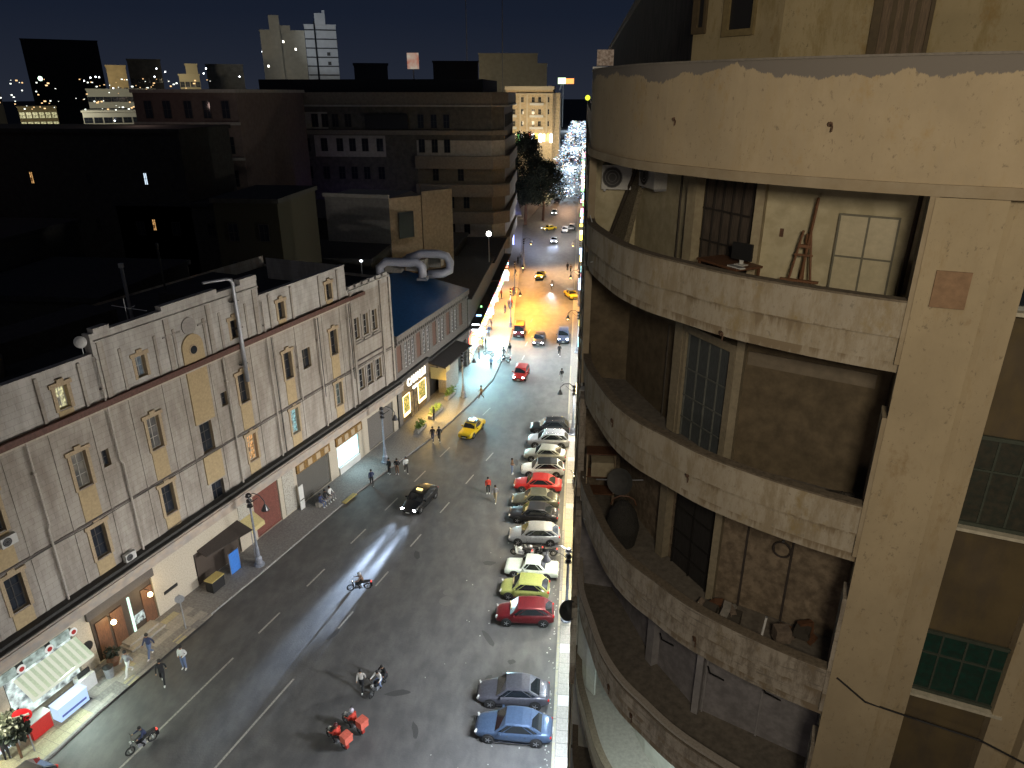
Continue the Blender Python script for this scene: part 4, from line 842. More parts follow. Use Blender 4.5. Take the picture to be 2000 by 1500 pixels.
street_lamp(-18.75, 62.5, 6.2, -.3, 'grey street lamp by the grey shutter, left of the glowing cafe')
street_lamp(-13.45, 79.8, 5.9, -.2, 'grey street lamp on the kerb right of the glowing cafe')
street_lamp(.1, 40.8, 6.1, pi, 'grey blue street lamp standing behind the dark red hatchback')
street_lamp(.15, 70.7, 5.9, pi, 'street lamp by the farthest car of the right hand parking row')
bo = glow('bulb_orange', (1, .62, .2), 16)
for y, lb in ((108.8, 'lit street lamp on the left kerb before the bright signs'), (128, 'lit orange street lamp by the narrow shop building'), (150, 'farthest lit orange street lamp on the left kerb')):
    street_lamp(-10.3 if y < 120 else -11.4, y, 6.4, 0, lb, bo)
for y, lb in ((97.5, 'lit street lamp on the right pavement near the grey blue car'), (122, 'lit street lamp on the right pavement beside the parked taxi'), (150, 'farthest lit street lamp on the right pavement')):
    street_lamp(.45, y, 6.2, pi, lb, bo)
for x, y, p, c in ((-8.8, 110, 2200, (1, .42, .05)), (-7.5, 120, 3600, (1, .4, .04)), (-9.6, 130, 2400, (1, .42, .06)), (-2.0, 124, 900, (1, .55, .2)), (-9.6, 146, 1900, (1, .48, .14)), (-2, 150, 1500, (1, .6, .3)), (-5, 98, 700, (.85, .92, 1))):
    light('SPOT', (x, y, 7.4), p * 8.5, c, .25, aim=(x + .2, y - 1.5, 0), spot=128, blend=.9)
for x, y, p, c in ((-8, 172, 2200, (.9, .92, 1)), (-3, 190, 2600, (1, .95, .9)), (-9, 215, 3400, (1, .75, .5)), (-4, 240, 5000, (1, .55, .28)), (-6, 300, 9000, (.65, .85, 1)), (-5, 380, 26000, (.65, .82, 1)), (-5, 520, 50000, (.65, .82, 1)), (-5, 750, 90000, (.7, .85, 1)), (-12, 182, 1500, (.5, .6, 1))):
    light('POINT', (x, y, 6.5), p, c, .4)
# ---------------- generic block builder ----------------
def block(name, label, x0, y0, x1, y1, h, mw, mr=None, rows=(), wcols=(), wsz=(1.3, 2.2), gl=None, fr=None, side=False, rz=0, cat='building', extra=None, glf=None):
    t = thing(name, label, cat, (x0, y0, 0), rz); W, D = x1 - x0, y1 - y0
    MB().box(0, 0, 0, W, D, h).build('wall', mw, t); MB().box(-.25, -.25, h, W + .25, D + .25, h + .5).build('parapet', mr or mw, t)
    for z in rows:
        for c in wcols: window(t, c, -.08, z, wsz[0], wsz[1], fr or frame_d, (glf(z, c) if glf else None) or gl or M_['glass'], 2, 2, fw=.08)
        if side:
            for k in range(int(D / 5)):
                o = window(t, W + .08, 2.5 + k * 5, z, wsz[0], wsz[1], fr or frame_d, gl or M_['glass'], 2, 2, fw=.08); o.rotation_euler = (0, 0, pi / 2)
    return t
# corner block with wrapped balconies
dkst = mat('dark_stone', (.12, .112, .095), .9, c2=(.085, .08, .07), scale=.25, var=.25); dkst2 = mat('dark_stone_pale', (.34, .32, .28), .9, var=.2, scale=.3); balm = mat('balcony_brown', (.19, .165, .13), .9, var=.2, scale=.5)
mid = thing('corner_building', 'large dark block with balconies wrapping its corner over the street', 'building', (-66, 141, 0))
MB().prism([(0, 0), (49, 0), (51.2, 2.4), (50.2, 31), (0, 31)], 0, 32.9).build('wall', dkst, mid)
MB().prism([(-.2, -.5), (49.2, -.5), (52.0, 2.2), (50.9, 31), (-.2, 31)], 32.9, 35.1).build('parapet', balm, mid)
MB().prism([(-.3, -.7), (49.3, -.7), (52.2, 2.1), (51, 31.2), (-.3, 31.2)], 32.6, 32.895).build('cornice', dkst2, mid)
MB().box(3, 4, 35.1, 47, 28, 37.4).build('penthouse', M_['black'], mid)
for i, z in enumerate((28.4, 23.2, 18.0, 12.8, 7.6)):
    P = [(34.4, 0), (34.4, -1.3), (49.4, -1.3), (52.3, 1.9), (51.4, 29), (50.5, 29), (51.2, 2.4), (49, 0)] if i else [(0, 0), (0, -.6), (49.3, -.6), (51.8, 2.2), (51.2, 2.4), (49, 0)]
    MB().prism(P, z - 1.7 if i else z - .8, z + (.6 if i else 0)).build('balcony', balm, mid)
    if i: MB().prism([(34.6, -.06), (49, -.06), (51.3, 2.4), (51, 29), (50.6, 29), (51.1, 2.5), (48.9, .0), (34.6, .0)], z + .6, z + 3.4).build('balcony_wall', dkst2 if i in (1, 4) else mat('recess_brown', (.14, .12, .09), .9, var=.2, scale=.5), mid)
for i, z in enumerate((30.0, 25.6, 20.4, 15.2, 10.2)):
    for x in ((35.6, 38.1, 40.5) if i < 2 else (38.1, 43) if i == 2 else (36, 38.5, 41, 44)): window(mid, x, -.16, z, 1.2, 2.5, frame_d, M_['glass'], 2, 2)
    for x in ((4, 7, 10, 13, 16.4, 19.5, 22, 24.5, 27.4) if i else (12, 15, 17, 19, 21.5)): window(mid, x, -.1, z + .1, 1.3, 2.4, frame_d, M_['glass'], 2, 2)
    for y in range(5, 28, 4):
        o = window(mid, 51.35 - y * .035 + .1, y, z, 1.2, 2.4, frame_d, M_['glass'], 2, 2); o.rotation_euler = (0, 0, pi / 2)
MB().box(14.5, -.06, 23.5, 28.5, -.004, 27.4).box(9.0, -.05, 28.6, 17.5, -.004, 31.6).build('pale_wall', dkst2, mid)
MB().box(24.9, -.5, 28.6, 33.2, -.1, 31.2).build('dark_awning', M_['black'], mid)
for x, y, z, c, p in ((-20, 128, 25, (1, .9, .72), 300), (-40, 131, 24, (.9, .9, 1), 70), (-10.5, 136, 27, (1, .8, .55), 200), (-62, 101, 33, (1, .68, .58), 190), (-95, 86, 30, (1, .45, .2), 300), (-44, 133, 10, (.3, .2, 1), 260)):  # unseen fill lights added to brighten the corner block and its left neighbours
    light('POINT', (x, y, z), p, c, .6)
# pinkish block left of it and low dark blocks
pink = mat('pink_render', (.15, .115, .1), .9, var=.2, scale=.3)
q = random.Random(9)
block('pink_building', 'dim pinkish stone block with rows of dark windows left of the corner block', -69, 112, -52.5, 140, 35, pink, dkst2, (32.6, 27.4, 22.4, 17.4, 12.5), (2.2, 5.2, 8.6, 11.6, 14.6), (1.3, 2.6))
for z in (30.4, 25.2): MB().box(-69.3, 111.5, z, -52.3, 111.98, z + .4).build('cornice', dkst2, bpy.data.objects['pink_building']).matrix_parent_inverse = Matrix.Translation((69, -112, 0))
def oddwin(z, c): return {(22, 6): g_yel}.get((int(z), int(c)))
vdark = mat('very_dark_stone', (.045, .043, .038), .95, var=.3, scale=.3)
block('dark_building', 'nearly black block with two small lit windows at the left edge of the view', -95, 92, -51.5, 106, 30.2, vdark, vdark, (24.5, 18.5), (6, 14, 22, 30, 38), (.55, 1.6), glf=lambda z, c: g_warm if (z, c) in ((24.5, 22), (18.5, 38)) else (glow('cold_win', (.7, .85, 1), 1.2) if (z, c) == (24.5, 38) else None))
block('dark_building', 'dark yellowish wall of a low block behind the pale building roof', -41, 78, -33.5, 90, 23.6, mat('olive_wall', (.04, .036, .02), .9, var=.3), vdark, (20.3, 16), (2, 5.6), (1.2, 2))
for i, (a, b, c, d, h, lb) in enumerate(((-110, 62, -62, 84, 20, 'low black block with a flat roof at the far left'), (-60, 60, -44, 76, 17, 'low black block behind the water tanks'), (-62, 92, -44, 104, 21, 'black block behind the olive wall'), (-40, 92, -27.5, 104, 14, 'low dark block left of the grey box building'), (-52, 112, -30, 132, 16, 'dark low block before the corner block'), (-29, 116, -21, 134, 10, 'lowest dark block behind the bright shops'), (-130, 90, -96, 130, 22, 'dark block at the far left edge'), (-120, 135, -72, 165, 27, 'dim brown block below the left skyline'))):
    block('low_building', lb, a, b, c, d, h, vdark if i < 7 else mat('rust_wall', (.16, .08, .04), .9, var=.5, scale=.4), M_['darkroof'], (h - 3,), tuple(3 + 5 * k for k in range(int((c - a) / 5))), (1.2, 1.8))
# grey box building
t = thing('box_building', 'grey windowless box building with a tan side behind the white ducts', 'building', (-27.2, 102, 0), radians(-8))
MB().box(-10, 0, 0, 0, 9, 21.0).build('wall', mat('box_grey', (.2, .19, .175), .9, var=.2, scale=.4), t)
MB().rings([[(0, 0, 0), (3.2, 4.5, 0), (0, 9, 0)], [(0, 0, 20.98), (3.2, 4.5, 20.98), (0, 9, 20.98)]]).rings([[(3.3, 4.6, 0), (6.6, 9, 0), (0, 13, 0)], [(3.3, 4.6, 21.5), (6.6, 9, 21.5), (0, 13, 21.5)]]).build('side_wall', mat('box_tan', (.36, .28, .19), .9, var=.25, scale=.5), t)
MB().box(-10.2, -.2, 21, 0, .3, 21.5).build('parapet', dkst2, t); window(t, 1.75, 1.95, 17, 2.6, 3.8, frame_d, M_['glass'], 1, 1).rotation_euler = (0, 0, atan2(4.5, 3.2))
light('POINT', (-15.5, 98, 17), 260, (1, .72, .45), .4)
# ---------------- skyline ----------------
def azb(az0, az1, el, d, mw, name, label, rows=(), n=0, gl=None, cap=True, dep=18, wsz=(1.6, 2)):
    am_ = radians((az0 + az1) / 2); rho = d / cos(am_); W = rho * radians(az1 - az0); h = 35 + rho * tan(radians(el))
    x, y = rho * sin(radians(az0)), rho * cos(radians(az0))
    return block(name, label, x, y, x + W, y + dep, h, mw, None, rows, tuple(W * (k + .5) / n for k in range(n)), wsz, gl, rz=-am_)
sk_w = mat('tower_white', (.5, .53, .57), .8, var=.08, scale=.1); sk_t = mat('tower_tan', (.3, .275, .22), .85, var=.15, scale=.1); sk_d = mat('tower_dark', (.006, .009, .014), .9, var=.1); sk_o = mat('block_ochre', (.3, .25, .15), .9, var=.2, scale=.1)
tw = azb(-20.0, -17.85, 4.35, 340, sk_w, 'white_tower', 'white floodlit tower block with thin floor lines on the skyline')
sk_c = mat('tower_cream', (.42, .4, .34), .85, var=.12, scale=.1)
t2 = azb(-23.0, -20.03, 3.95, 339, sk_c, 'tan_tower', 'dim tan windowless flank of the twin tower on the skyline')
MB().box(4.2, -1, 0, 8.6, 6, 66.4).box(8.6, -.4, 60, 13, 6, 62.5).build('stair_shaft', sk_c, t2)
for k in range(9): MB().box(.0, -.25, 60.4 - k * 3.65, 13.5, -.01, 60.85 - k * 3.65).build('floor_line', sk_d, tw)
MB().box(4.0, -.4, 30, 4.7, -.26, 64).build('dark_seam', sk_d, tw)
MB().box(4.7, -1, 62.6, 9.2, 6, 67.2).box(8, 0, 67.2, 9.2, 2, 68.4).build('roof_house', sk_w, tw)
for x, z in ((9.5, 51), (9.6, 47.2)): window(tw, x, -.3, z, 1.4, 1.4, frame_d, M_['black'], 1, 1)
for x, z in ((2, 46), (9.5, 56), (14.5, 53)): window(t2, x, -.1, z, .8, 1.0, sk_t, glow('win_small', (1, .95, .8), 5), 1, 1)
light('SPOT', (-95, 250, 60), 14000, (.85, .95, 1), 2, aim=(-114, 340, 58), spot=40, blend=.9); light('SPOT', (-116, 262, 52), 34000, (.86, .93, 1), 2, aim=(-113, 340, 58), spot=26, blend=.6); light('SPOT', (-130, 250, 40), 20000, (1, .95, .85), 2, aim=(-134, 340, 55), spot=36, blend=.9)
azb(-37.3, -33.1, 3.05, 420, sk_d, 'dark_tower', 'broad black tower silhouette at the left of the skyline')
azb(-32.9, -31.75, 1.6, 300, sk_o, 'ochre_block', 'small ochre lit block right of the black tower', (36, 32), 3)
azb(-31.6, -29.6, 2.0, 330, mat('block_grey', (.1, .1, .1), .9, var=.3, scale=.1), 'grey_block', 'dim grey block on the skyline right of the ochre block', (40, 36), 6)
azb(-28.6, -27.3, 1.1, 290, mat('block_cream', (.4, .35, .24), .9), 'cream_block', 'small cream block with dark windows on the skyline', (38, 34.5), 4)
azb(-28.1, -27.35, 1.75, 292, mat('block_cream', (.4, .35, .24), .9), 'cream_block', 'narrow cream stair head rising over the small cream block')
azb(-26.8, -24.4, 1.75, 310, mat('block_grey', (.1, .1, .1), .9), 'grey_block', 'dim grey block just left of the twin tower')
azb(-40.3, -39, 1.2, 260, mat('block_grey2', (.2, .19, .16), .9), 'grey_block', 'pale grey block cut by the left edge of the view', (36, 32), 4)
azb(-38.3, -36.2, -.9, 240, sk_o, 'ochre_block', 'low pale lit terrace block left below the black tower', (28, 25), 6, g_yel)
azb(-34.3, -30.2, .15, 240, mat('terrace_white', (.5, .48, .4), .9), 'terrace_block', 'bright white terraced block under the ochre block', (33, 29.5), 9, M_['glass'], wsz=(2.2, 1.6))
azb(-34.8, -29.6, -1.2, 215, mat('terrace_white', (.5, .48, .4), .9), 'terrace_block', 'lower bright step of the white terraced block', (27.5, 24), 9, M_['glass'], wsz=(2.2, 1.6))
light('POINT', (-118, 200, 33), 2600, (1, .96, .8), .5); light('SPOT', (-150, 195, 36), 20000, (1, .95, .75), 1, aim=(-145, 230, 28), spot=80, blend=.8); light('POINT', (-185, 285, 40), 6000, (1, .8, .5), 1); light('POINT', (-152, 275, 42), 4500, (1, .85, .55), 1); light('POINT', (-175, 225, 29), 2500, (1, .9, .6), 1)
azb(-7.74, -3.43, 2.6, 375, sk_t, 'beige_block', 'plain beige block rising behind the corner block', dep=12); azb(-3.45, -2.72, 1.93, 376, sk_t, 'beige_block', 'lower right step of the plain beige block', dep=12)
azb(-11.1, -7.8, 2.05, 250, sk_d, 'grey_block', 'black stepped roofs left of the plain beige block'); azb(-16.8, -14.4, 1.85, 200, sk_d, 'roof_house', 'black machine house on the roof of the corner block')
light('POINT', (-38, 345, 46), 3500, (1, .85, .55), 1)
t = thing('billboard', 'small lit hoarding standing above the dark roofs', 'sign', (250 * tan(radians(-12.55)), 250, 38))
MB().box(-1.9, 0, 4.2, 1.9, .3, 9).build('panel', glow('hoarding', (.55, .5, .4), .7, (.45, .15, .1), .35), t); MB().tube([(0, .2, -8), (0, .2, 4.2)], .25, 6).build('post', M_['metal'], t)
for az, d, h, lb in ((-6.0, 330, 105, 'tall thin radio mast right of the tower, faint against the sky'), (-8.6, 360, 88, 'shorter thin radio mast, faint against the sky')):
    t = thing('radio_mast', lb, 'mast', (d * tan(radians(az)), d, 30)); MB().tube([(0, 0, 0), (0, 0, h - 30)], .18, 5).build('mast', mat('mast_grey', (.1, .1, .11), .7), t)
    MB().box(-.8, -.3, h - 40, .8, .3, h - 36).build('antenna', mat('mast_grey', (.1, .1, .11)), t)
# lit building closing the street, its shop lights
litb = thing('lit_building', 'floodlit cream building with balconies and coloured lights above the dark tree', 'building', (-33.5, 332, 0))
lbm = mat('lit_cream', (.55, .43, .27), .85, var=.25, scale=.25)
MB().box(0, 0, 0, 20.5, 22, 37).box(20.5, 3, 0, 23.5, 22, 35).build('wall', lbm, litb); MB().box(-.5, -.6, 36.2, 21, 22, 37.6).box(-.5, -1, 34.4, 21, -.01, 34.8).build('cornice', mat('lit_pale', (.6, .52, .38), .8), litb)
for z in (31.5, 26.6, 21.7):
    for x0, x1 in ((.3, 4.8), (10.5, 16.5)): MB().box(x0, -1.2, z - 1.6, x1, -.01, z - .6).build('balcony', mat('lit_white', (.68, .66, .6), .8), litb)
    for x in (1.4, 3.6, 7.2, 12, 14.8, 18.4): window(litb, x, -.12, z + .7, 1.3, 2.2, mat('lit_pale', (.6, .52, .38)), M_['glass'], 2, 2)
for x in (6, 9, 17.6): MB().box(x, -.6, 16, x + .7, -.01, 34.3).build('pilaster', mat('lit_pale', (.6, .52, .38)), litb)
for k in range(13): MB().box(.3 + k * 1.6, -.5, 14.6 + (k % 3) * .5, 1.4 + k * 1.6, -.02, 18.2).build('neon_sign', sgm[(6, 4, 1, 6, 0, 4, 3, 0, 4, 0, 1, 4, 0)[k]], litb)
light('AREA', (-25, 308, 24), 4200, (1, .8, .5), 6, aim=(-23, 333, 27)); light('AREA', (-12, 322, 10), 1200, (1, .8, .5), 3, aim=(-14, 333, 24))
t = thing('neon_billboard', 'green and orange lit billboard on the roof at the far end of the street', 'sign', (-13.5, 440, 36.5))
MB().box(-1, 0, 3.2, 3.4, .4, 6.4).build('panel', glow('bill_green', (.75, 1, .6), 2.2), t); MB().box(3.42, 0, 3.2, 8, .4, 6.0).build('panel', glow('bill_orange', (1, .32, .08), 2.2), t); MB().tube([(2, .2, -20), (2, .2, 3.2)], .3, 5).tube([(0, .2, 0), (1.2, .1, 2.9)], .5, 5).build('post', M_['white'], t)
t = thing('traffic_beacon', 'single yellow lamp against the sky at the edge of the rounded house', 'lamp', (.16, 19.4, 34.2)) if False else None
t = thing('yellow_lamp', 'single round yellow lamp shining at the edge of the rounded house', 'lamp', (.9, 150, 33.0)); MB().ball((0, 0, 1.1), .5, 10).build('globe', glow('lamp_yellow', (.75, .8, .05), 1.6), t); MB().tube([(0, 0, -4), (0, 0, .6)], .08, 5).build('pole', M_['metal'], t)
# purple lit shopfront by the tree
t = thing('purple_front', 'shop front washed in blue and purple light below the dark tree', 'shop front', (-15.9, 172.5, 0), radians(97))
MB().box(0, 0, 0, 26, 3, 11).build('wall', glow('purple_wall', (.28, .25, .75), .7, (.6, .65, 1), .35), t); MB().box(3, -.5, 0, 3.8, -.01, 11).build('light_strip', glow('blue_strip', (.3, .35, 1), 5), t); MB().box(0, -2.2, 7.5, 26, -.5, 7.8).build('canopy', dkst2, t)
# far lights of the crowded street: too many to count
q = random.Random(21)
SM = [glow('bulb_white', (.9, .96, 1), 2.2), glow('bulb_cool', (.5, .78, 1), 1.1), glow('bulb_blue', (.25, .45, .9), .7), glow('bulb_warm', (1, .75, .4), 1.2), glow('bulb_redder', (1, .25, .2), .9), glow('bulb_greenish', (.4, .8, .6), .8), mat('dim_thing', (.05, .05, .06), .8)]
for k, (m, n, cnm) in enumerate(zip(SM, (560, 760, 420, 260, 110, 110, 900), ('white', 'pale cyan', 'blue', 'warm yellow', 'red', 'green', 'unlit grey'))):
    mb = MB()
    for _ in range(n):
        u = q.random(); y = 255 + 650 * u ** 1.6; side = q.random()
        x = q.uniform(-11, 2.4) if side < .5 else (q.uniform(.2, 2.2) if side < .8 else q.uniform(-10.5, -8.5)); z = q.uniform(.3, 2.6) if side < .35 else q.uniform(1, max(3, min(12, 34 - .034 * y)))
        s = y / 1387 * q.uniform(1.0, 2.6)
        mb.box(x, y, z, x + s * q.uniform(.5, 1.2), y + .2, z + s * q.uniform(.4, 1.1))
    tag(mb.build('street_lights', m), 'crowd of tiny %s lamps and signs at the far end of the street' % cnm, kind='stuff')
for i, (az, el) in enumerate(((-30.1, 1.0), (-29.9, 1.5), (-29.4, 1.3), (-27.0, 1.2), (-26.8, 1.5), (-36.7, .9), (-34.3, .75), (-33.9, .95), (-33.6, 1.0), (-33.4, .98), (-32.7, .3), (-24.7, 1.0), (-18.0, .7), (-19.1, .1), (-33, -1.8), (-22.8, 3.0), (-23, 2.5))):
    d = 205 if i not in (15, 16) else 338; t = thing('distant_lamp', None, 'lamp', (d * tan(radians(az)), d, 35 + d * 1.15 * tan(radians(el))), 0, 'tiny lamps dotted over the left skyline'); t['label'] = 'tiny bright lamp point ' + ('near the small cream block' if az > -31 and az < -26 else 'before the broad black tower' if -35 < az < -32.7 else 'at the foot of the twin tower' if -20 < az else 'on the face of the twin tower' if -23.5 < az else 'larger greenish light left of the black tower' if i == 5 else 'low among the dark roofs') + ' on the left skyline'
    MB().ball((0, 0, 0), .2 if i != 5 else .6, 6).build('bulb', glow('point_white', (.9, .95, 1), 7) if i != 5 else glow('point_green', (.7, 1, .75), 5), t)
q = random.Random(77)
for m, n, c_ in ((glow('sky_warm', (1, .62, .28), 1.6), 70, 'warm'), (glow('sky_white', (.95, 1, .9), 2.2), 60, 'white')):
    mb = MB()
    for _ in range(n):
        az = q.choice((q.uniform(-40, -36), q.uniform(-35, -26.5), q.uniform(-34, -29))); el = q.uniform(-1.2, .9); d = 203; x, y, z = d * tan(radians(az)), d, 35 + d * 1.15 * tan(radians(el)); s = q.uniform(.1, .34)
        mb.box(x, y, z, x + s * q.uniform(1, 2.2), y + .1, z + s)
    tag(mb.build('city_lights', m), 'scatter of tiny %s city lights over the far left roofs' % c_, kind='stuff')
for az, el, d in ((-25.9, -7.3, 104), (-17.4, -12.2, 80)):
    t = thing('roof_lamp', 'small bright lamp on the black roofs ' + ('left of the grey box building' if d > 90 else 'just above the pale parapet'), 'lamp', (d * tan(radians(az)), d, 35 + d / cos(radians(az)) * tan(radians(el)))); MB().ball((0, 0, 0), .2, 6, sq=.6).build('bulb', glow('point_white', (.9, .95, 1), 7), t); MB().tube([(0, 0, -3), (0, 0, -.1)], .04, 4).build('post', M_['metal'], t)
# ---------------- trees ----------------
leafd = mat('leaf_dark', (.013, .019, .01), .7, var=.5, scale=.6)
def tree(label, loc, H, r, seed, nl, lm):
    q = random.Random(seed); t = thing('tree', label, 'tree', loc); tk = MB(); cr_ = MB()
    tk.tube([(0, 0, 0), (.2, .1, H * .25), (-.1, .2, H * .5)], [r * .06, r * .05, r * .035], 8)
    ends = []
    for k in range(7): a = k * .9 + q.uniform(-.2, .2); e_ = Vector((cos(a) * r * .6, sin(a) * r * .6, H * q.uniform(.55, .85))); tk.tube([(-.1, .1, H * .4), (e_.x * .5, e_.y * .5, H * .55), tuple(e_)], [r * .03, r * .02, r * .008], 6); ends.append(e_)
    tk.build('trunk', M_['wood'], t)
    for k in range(26):
        a = q.uniform(0, 6.28); d = r * q.uniform(.0, .85); z = H * q.uniform(.3, .95); d *= (1.15 - .5 * (z / H))
        leafy(cr_, (d * cos(a), d * sin(a), z), (r * .36, r * .36, r * .3), nl // 26, r * .06, q)
    tag(cr_.build('crown', lm, t), kind='stuff'); return t
tree('large dark tree hanging over the far street before the floodlit building', (-15.2, 205, 0), 24.5, 7.8, 2, 22000, leafd)
tree('smaller dark tree below and right of the large tree', (-10.6, 214, 0), 16.5, 6.6, 6, 15000, leafd)
# ---------------- vehicles ----------------
def paint(name, c, rough=.28, metal=.3): return mat('paint_' + name, c, rough + .1, metal, var=.16, scale=1.6, coat=.35)
tyre = mat('tyre_rubber', (.012, .012, .012), .8, var=.2); rim = mat('alloy_rim', (.42, .43, .45), .3, .8, var=0); cglass = mat('car_glass', (.012, .015, .018), .05, var=0, coat=.5)
hl_off = mat('headlight_glass', (.5, .5, .48), .15, .3, var=0); hl_on = glow('headlight_lit', (.9, .95, 1), 30); tl = mat('tail_light', (.35, .015, .015), .25, var=0, emit=(1, .05, .03), es=.25)
plate = mat('number_plate', (.6, .6, .58), .5, var=0); chrome = mat('chrome_trim', (.6, .6, .6), .15, 1, var=0)
_w = {}
def wheel_mesh(r):
    if r not in _w:
        t = MB().lathe([(r * .62, -.1), (r * .95, -.1), (r, -.06), (r, .06), (r * .95, .1), (r * .62, .1)], 18).mesh('wheel', tyre, True)
        k = MB().lathe([(.02, .07), (r * .6, .075), (r * .64, .1), (r * .6, .085)], 16, 1)
        for i in range(5):
            a = i * 2 * pi / 5; k.cbox((r * .34 * cos(a), r * .34 * sin(a), .09), (r * .52, r * .16, .03), 0, rz=a)
        k.cyl((0, 0, .095), r * .14, .03, 8)
        _w[r] = (t, k.mesh('rim', [rim, M_['black']]))
    return _w[r]
def sup(x, n): return (abs(x) ** n) * (1 if x > 0 else -1)
STY = dict(  # body stations (fraction of length from the nose): x, belt height, half width ; cabin: windscreen base, roof front, roof rear, rear base
 sedan=dict(L=4.55, W=1.78, H=1.45, st=[(0, .52, .62), (.02, .66, .78), (.1, .78, .9), (.26, .88, .98), (.4, .92, 1), (.62, .95, 1), (.8, .98, .98), (.95, .96, .9), (.99, .82, .8), (1, .6, .68)], cab=(.27, .4, .72, .87), wx=(.19, .8)),
 hatch=dict(L=4.15, W=1.76, H=1.5, st=[(0, .55, .66), (.02, .68, .8), (.1, .82, .92), (.26, .92, .98), (.45, .97, 1), (.7, 1.0, 1), (.9, 1.02, .96), (.98, .95, .88), (1, .7, .76)], cab=(.25, .39, .83, .97), wx=(.19, .81)),
 suv=dict(L=4.45, W=1.85, H=1.66, st=[(0, .62, .7), (.02, .8, .84), (.1, .96, .93), (.25, 1.02, 1), (.5, 1.06, 1), (.8, 1.08, 1), (.95, 1.08, .95), (.99, .98, .88), (1, .75, .8)], cab=(.25, .4, .86, .97), wx=(.19, .8)),
 boxy=dict(L=4.3, W=1.65, H=1.42, st=[(0, .6, .9), (.01, .8, .95), (.1, .84, .97), (.3, .88, 1), (.5, .9, 1), (.8, .9, 1), (.97, .88, .97), (.99, .84, .95), (1, .6, .9)], cab=(.31, .39, .66, .76), wx=(.19, .78)),
 van=dict(L=4.0, W=1.7, H=1.85, st=[(0, .7, .84), (.02, .9, .9), (.1, 1.1, .96), (.3, 1.15, 1), (.6, 1.15, 1), (.97, 1.15, .98), (1, .9, .92)], cab=(.06, .2, .93, .99), wx=(.17, .8)),
)
def car(style, label, loc, rz, col, roofcol=None, lit=False, length=None, extra=None, hoodcol=None, cat='car', name=None):
    """nose towards local -x, origin on the ground under the middle"""
    S = STY[style]; L, W, H = length or S['L'], S['W'] / 2, S['H']; X = lambda f: (f - .5) * L
    t = thing(name or {'sedan': 'sedan_car', 'hatch': 'hatchback_car', 'suv': 'suv_car', 'boxy': 'old_sedan_car', 'van': 'minivan'}[style], label, cat, loc, rz)
    rings = []
    for f, zb, hw in S['st']:
        w_ = W * hw; z0 = .2 if .05 < f < .97 else .27; zm = (z0 + zb) / 2; ring = []
        prof = [(0, z0), (.8, z0), (.97, z0 + .07), (1.0, zm), (.985, zb - .1), (.9, zb - .015), (.6, zb + .02), (0, zb + .035)]
        ring = [(X(f), w_ * a, z) for a, z in prof] + [(X(f), -w_ * a, z) for a, z in reversed(prof[1:-1])]
        rings.append(ring)
    body = MB().rings(rings).build('body', [col], t, smooth=True); md = body.modifiers.new('subd', 'SUBSURF'); md.levels = 1; md.render_levels = 1
    # cabin shell + glass
    c0, c1, c2, c3 = S['cab']; zb = lambda f: next((a[1] + (b[1] - a[1]) * (f - a[0]) / (b[0] - a[0]) for a, b in zip(S['st'][:-1], S['st'][1:]) if a[0] <= f <= b[0]))
    bw = W * .93; tw = W * (.8 if style != 'van' else .86); b = {}
    P = lambda f, y, z: Vector((X(f), y, z))
    lo = [(c0, bw * .96, zb(c0) + .0), ((c0 + c1) / 2 + .03, bw, zb(.4) - .02), ((c2 + c3) / 2 - .02, bw, zb(.7) - .02), (c3, bw * .92, zb(c3) - .0)]
    hi = [(c1, tw, H - .04), ((c1 * 2 + c2) / 3, tw * 1.02, H), ((c1 + c2 * 2) / 3, tw * 1.02, H), (c2, tw * .98, H - .05)]
    cab = MB(); sec = []
    for (f, y, z), (g, yy, zz) in zip(lo, hi):
        sec.append([P(f, y, z), P(g, yy, zz - .03), P(g, yy * .85, zz + .01), P(g, -yy * .85, zz + .01), P(g, -yy, zz - .03), P(f, -y, z)])
    cab.rings(sec, 0, cap=False, closed=False); cab.face(sec[0]); cab.face(list(reversed(sec[3])))
    cab.build('cabin', [col], t, smooth=False)
    if roofcol: MB().rings([[s[1] + Vector((0, .0, .012)), s[2] + Vector((0, 0, .014)), s[3] + Vector((0, 0, .014)), s[4] + Vector((0, 0, .012))] for s in sec], cap=False, closed=False).build('roof', roofcol, t)
    def panel(nm, a, b_, c, d, m, i=(.06, .06, .08, .06), out=.012):
        a, b_, c, d = map(Vector, (a, b_, c, d)); q = lambda u, v: (a * (1 - u) + b_ * u) * (1 - v) + (d * (1 - u) + c * u) * v
        n = (b_ - a).cross(d - a).normalized(); mid_ = (a + c) / 2 - Vector((0, 0, .6))
        if n.dot(mid_) < 0: n = -n
        pts = [q(i[0], i[2]), q(1 - i[1], i[2]), q(1 - i[1], 1 - i[3]), q(i[0], 1 - i[3])]
        k = MB(); k.rings([[p - n * .01 for p in pts], [p + n * out for p in pts]]); return k.build(nm, m, t)
    panel('windscreen', sec[0][0], sec[0][5], sec[0][4], sec[0][1], cglass, (.05, .05, .03, .06))
    panel('rear_window', sec[3][0], sec[3][5], sec[3][4], sec[3][1], cglass, (.08, .08, .08, .12))
    for sgn in (0, 1):
        g = (lambda s: s[0], lambda s: s[1]) if not sgn else (lambda s: s[5], lambda s: s[4])
        panel('side_window', g[0](sec[0]), g[0](sec[1]), g[1](sec[1]), g[1](sec[0]), cglass, (.36 if style != 'van' else .1, .04, .07, .07))
        panel('side_window', g[0](sec[1]), g[0](sec[2]), g[1](sec[2]), g[1](sec[1]), cglass, (.03, .05, .07, .07))
        panel('rear_side_window', g[0](sec[2]), g[0](sec[3]), g[1](sec[3]), g[1](sec[2]), cglass, (.06, .38 if style != 'suv' else .2, .09, .1))
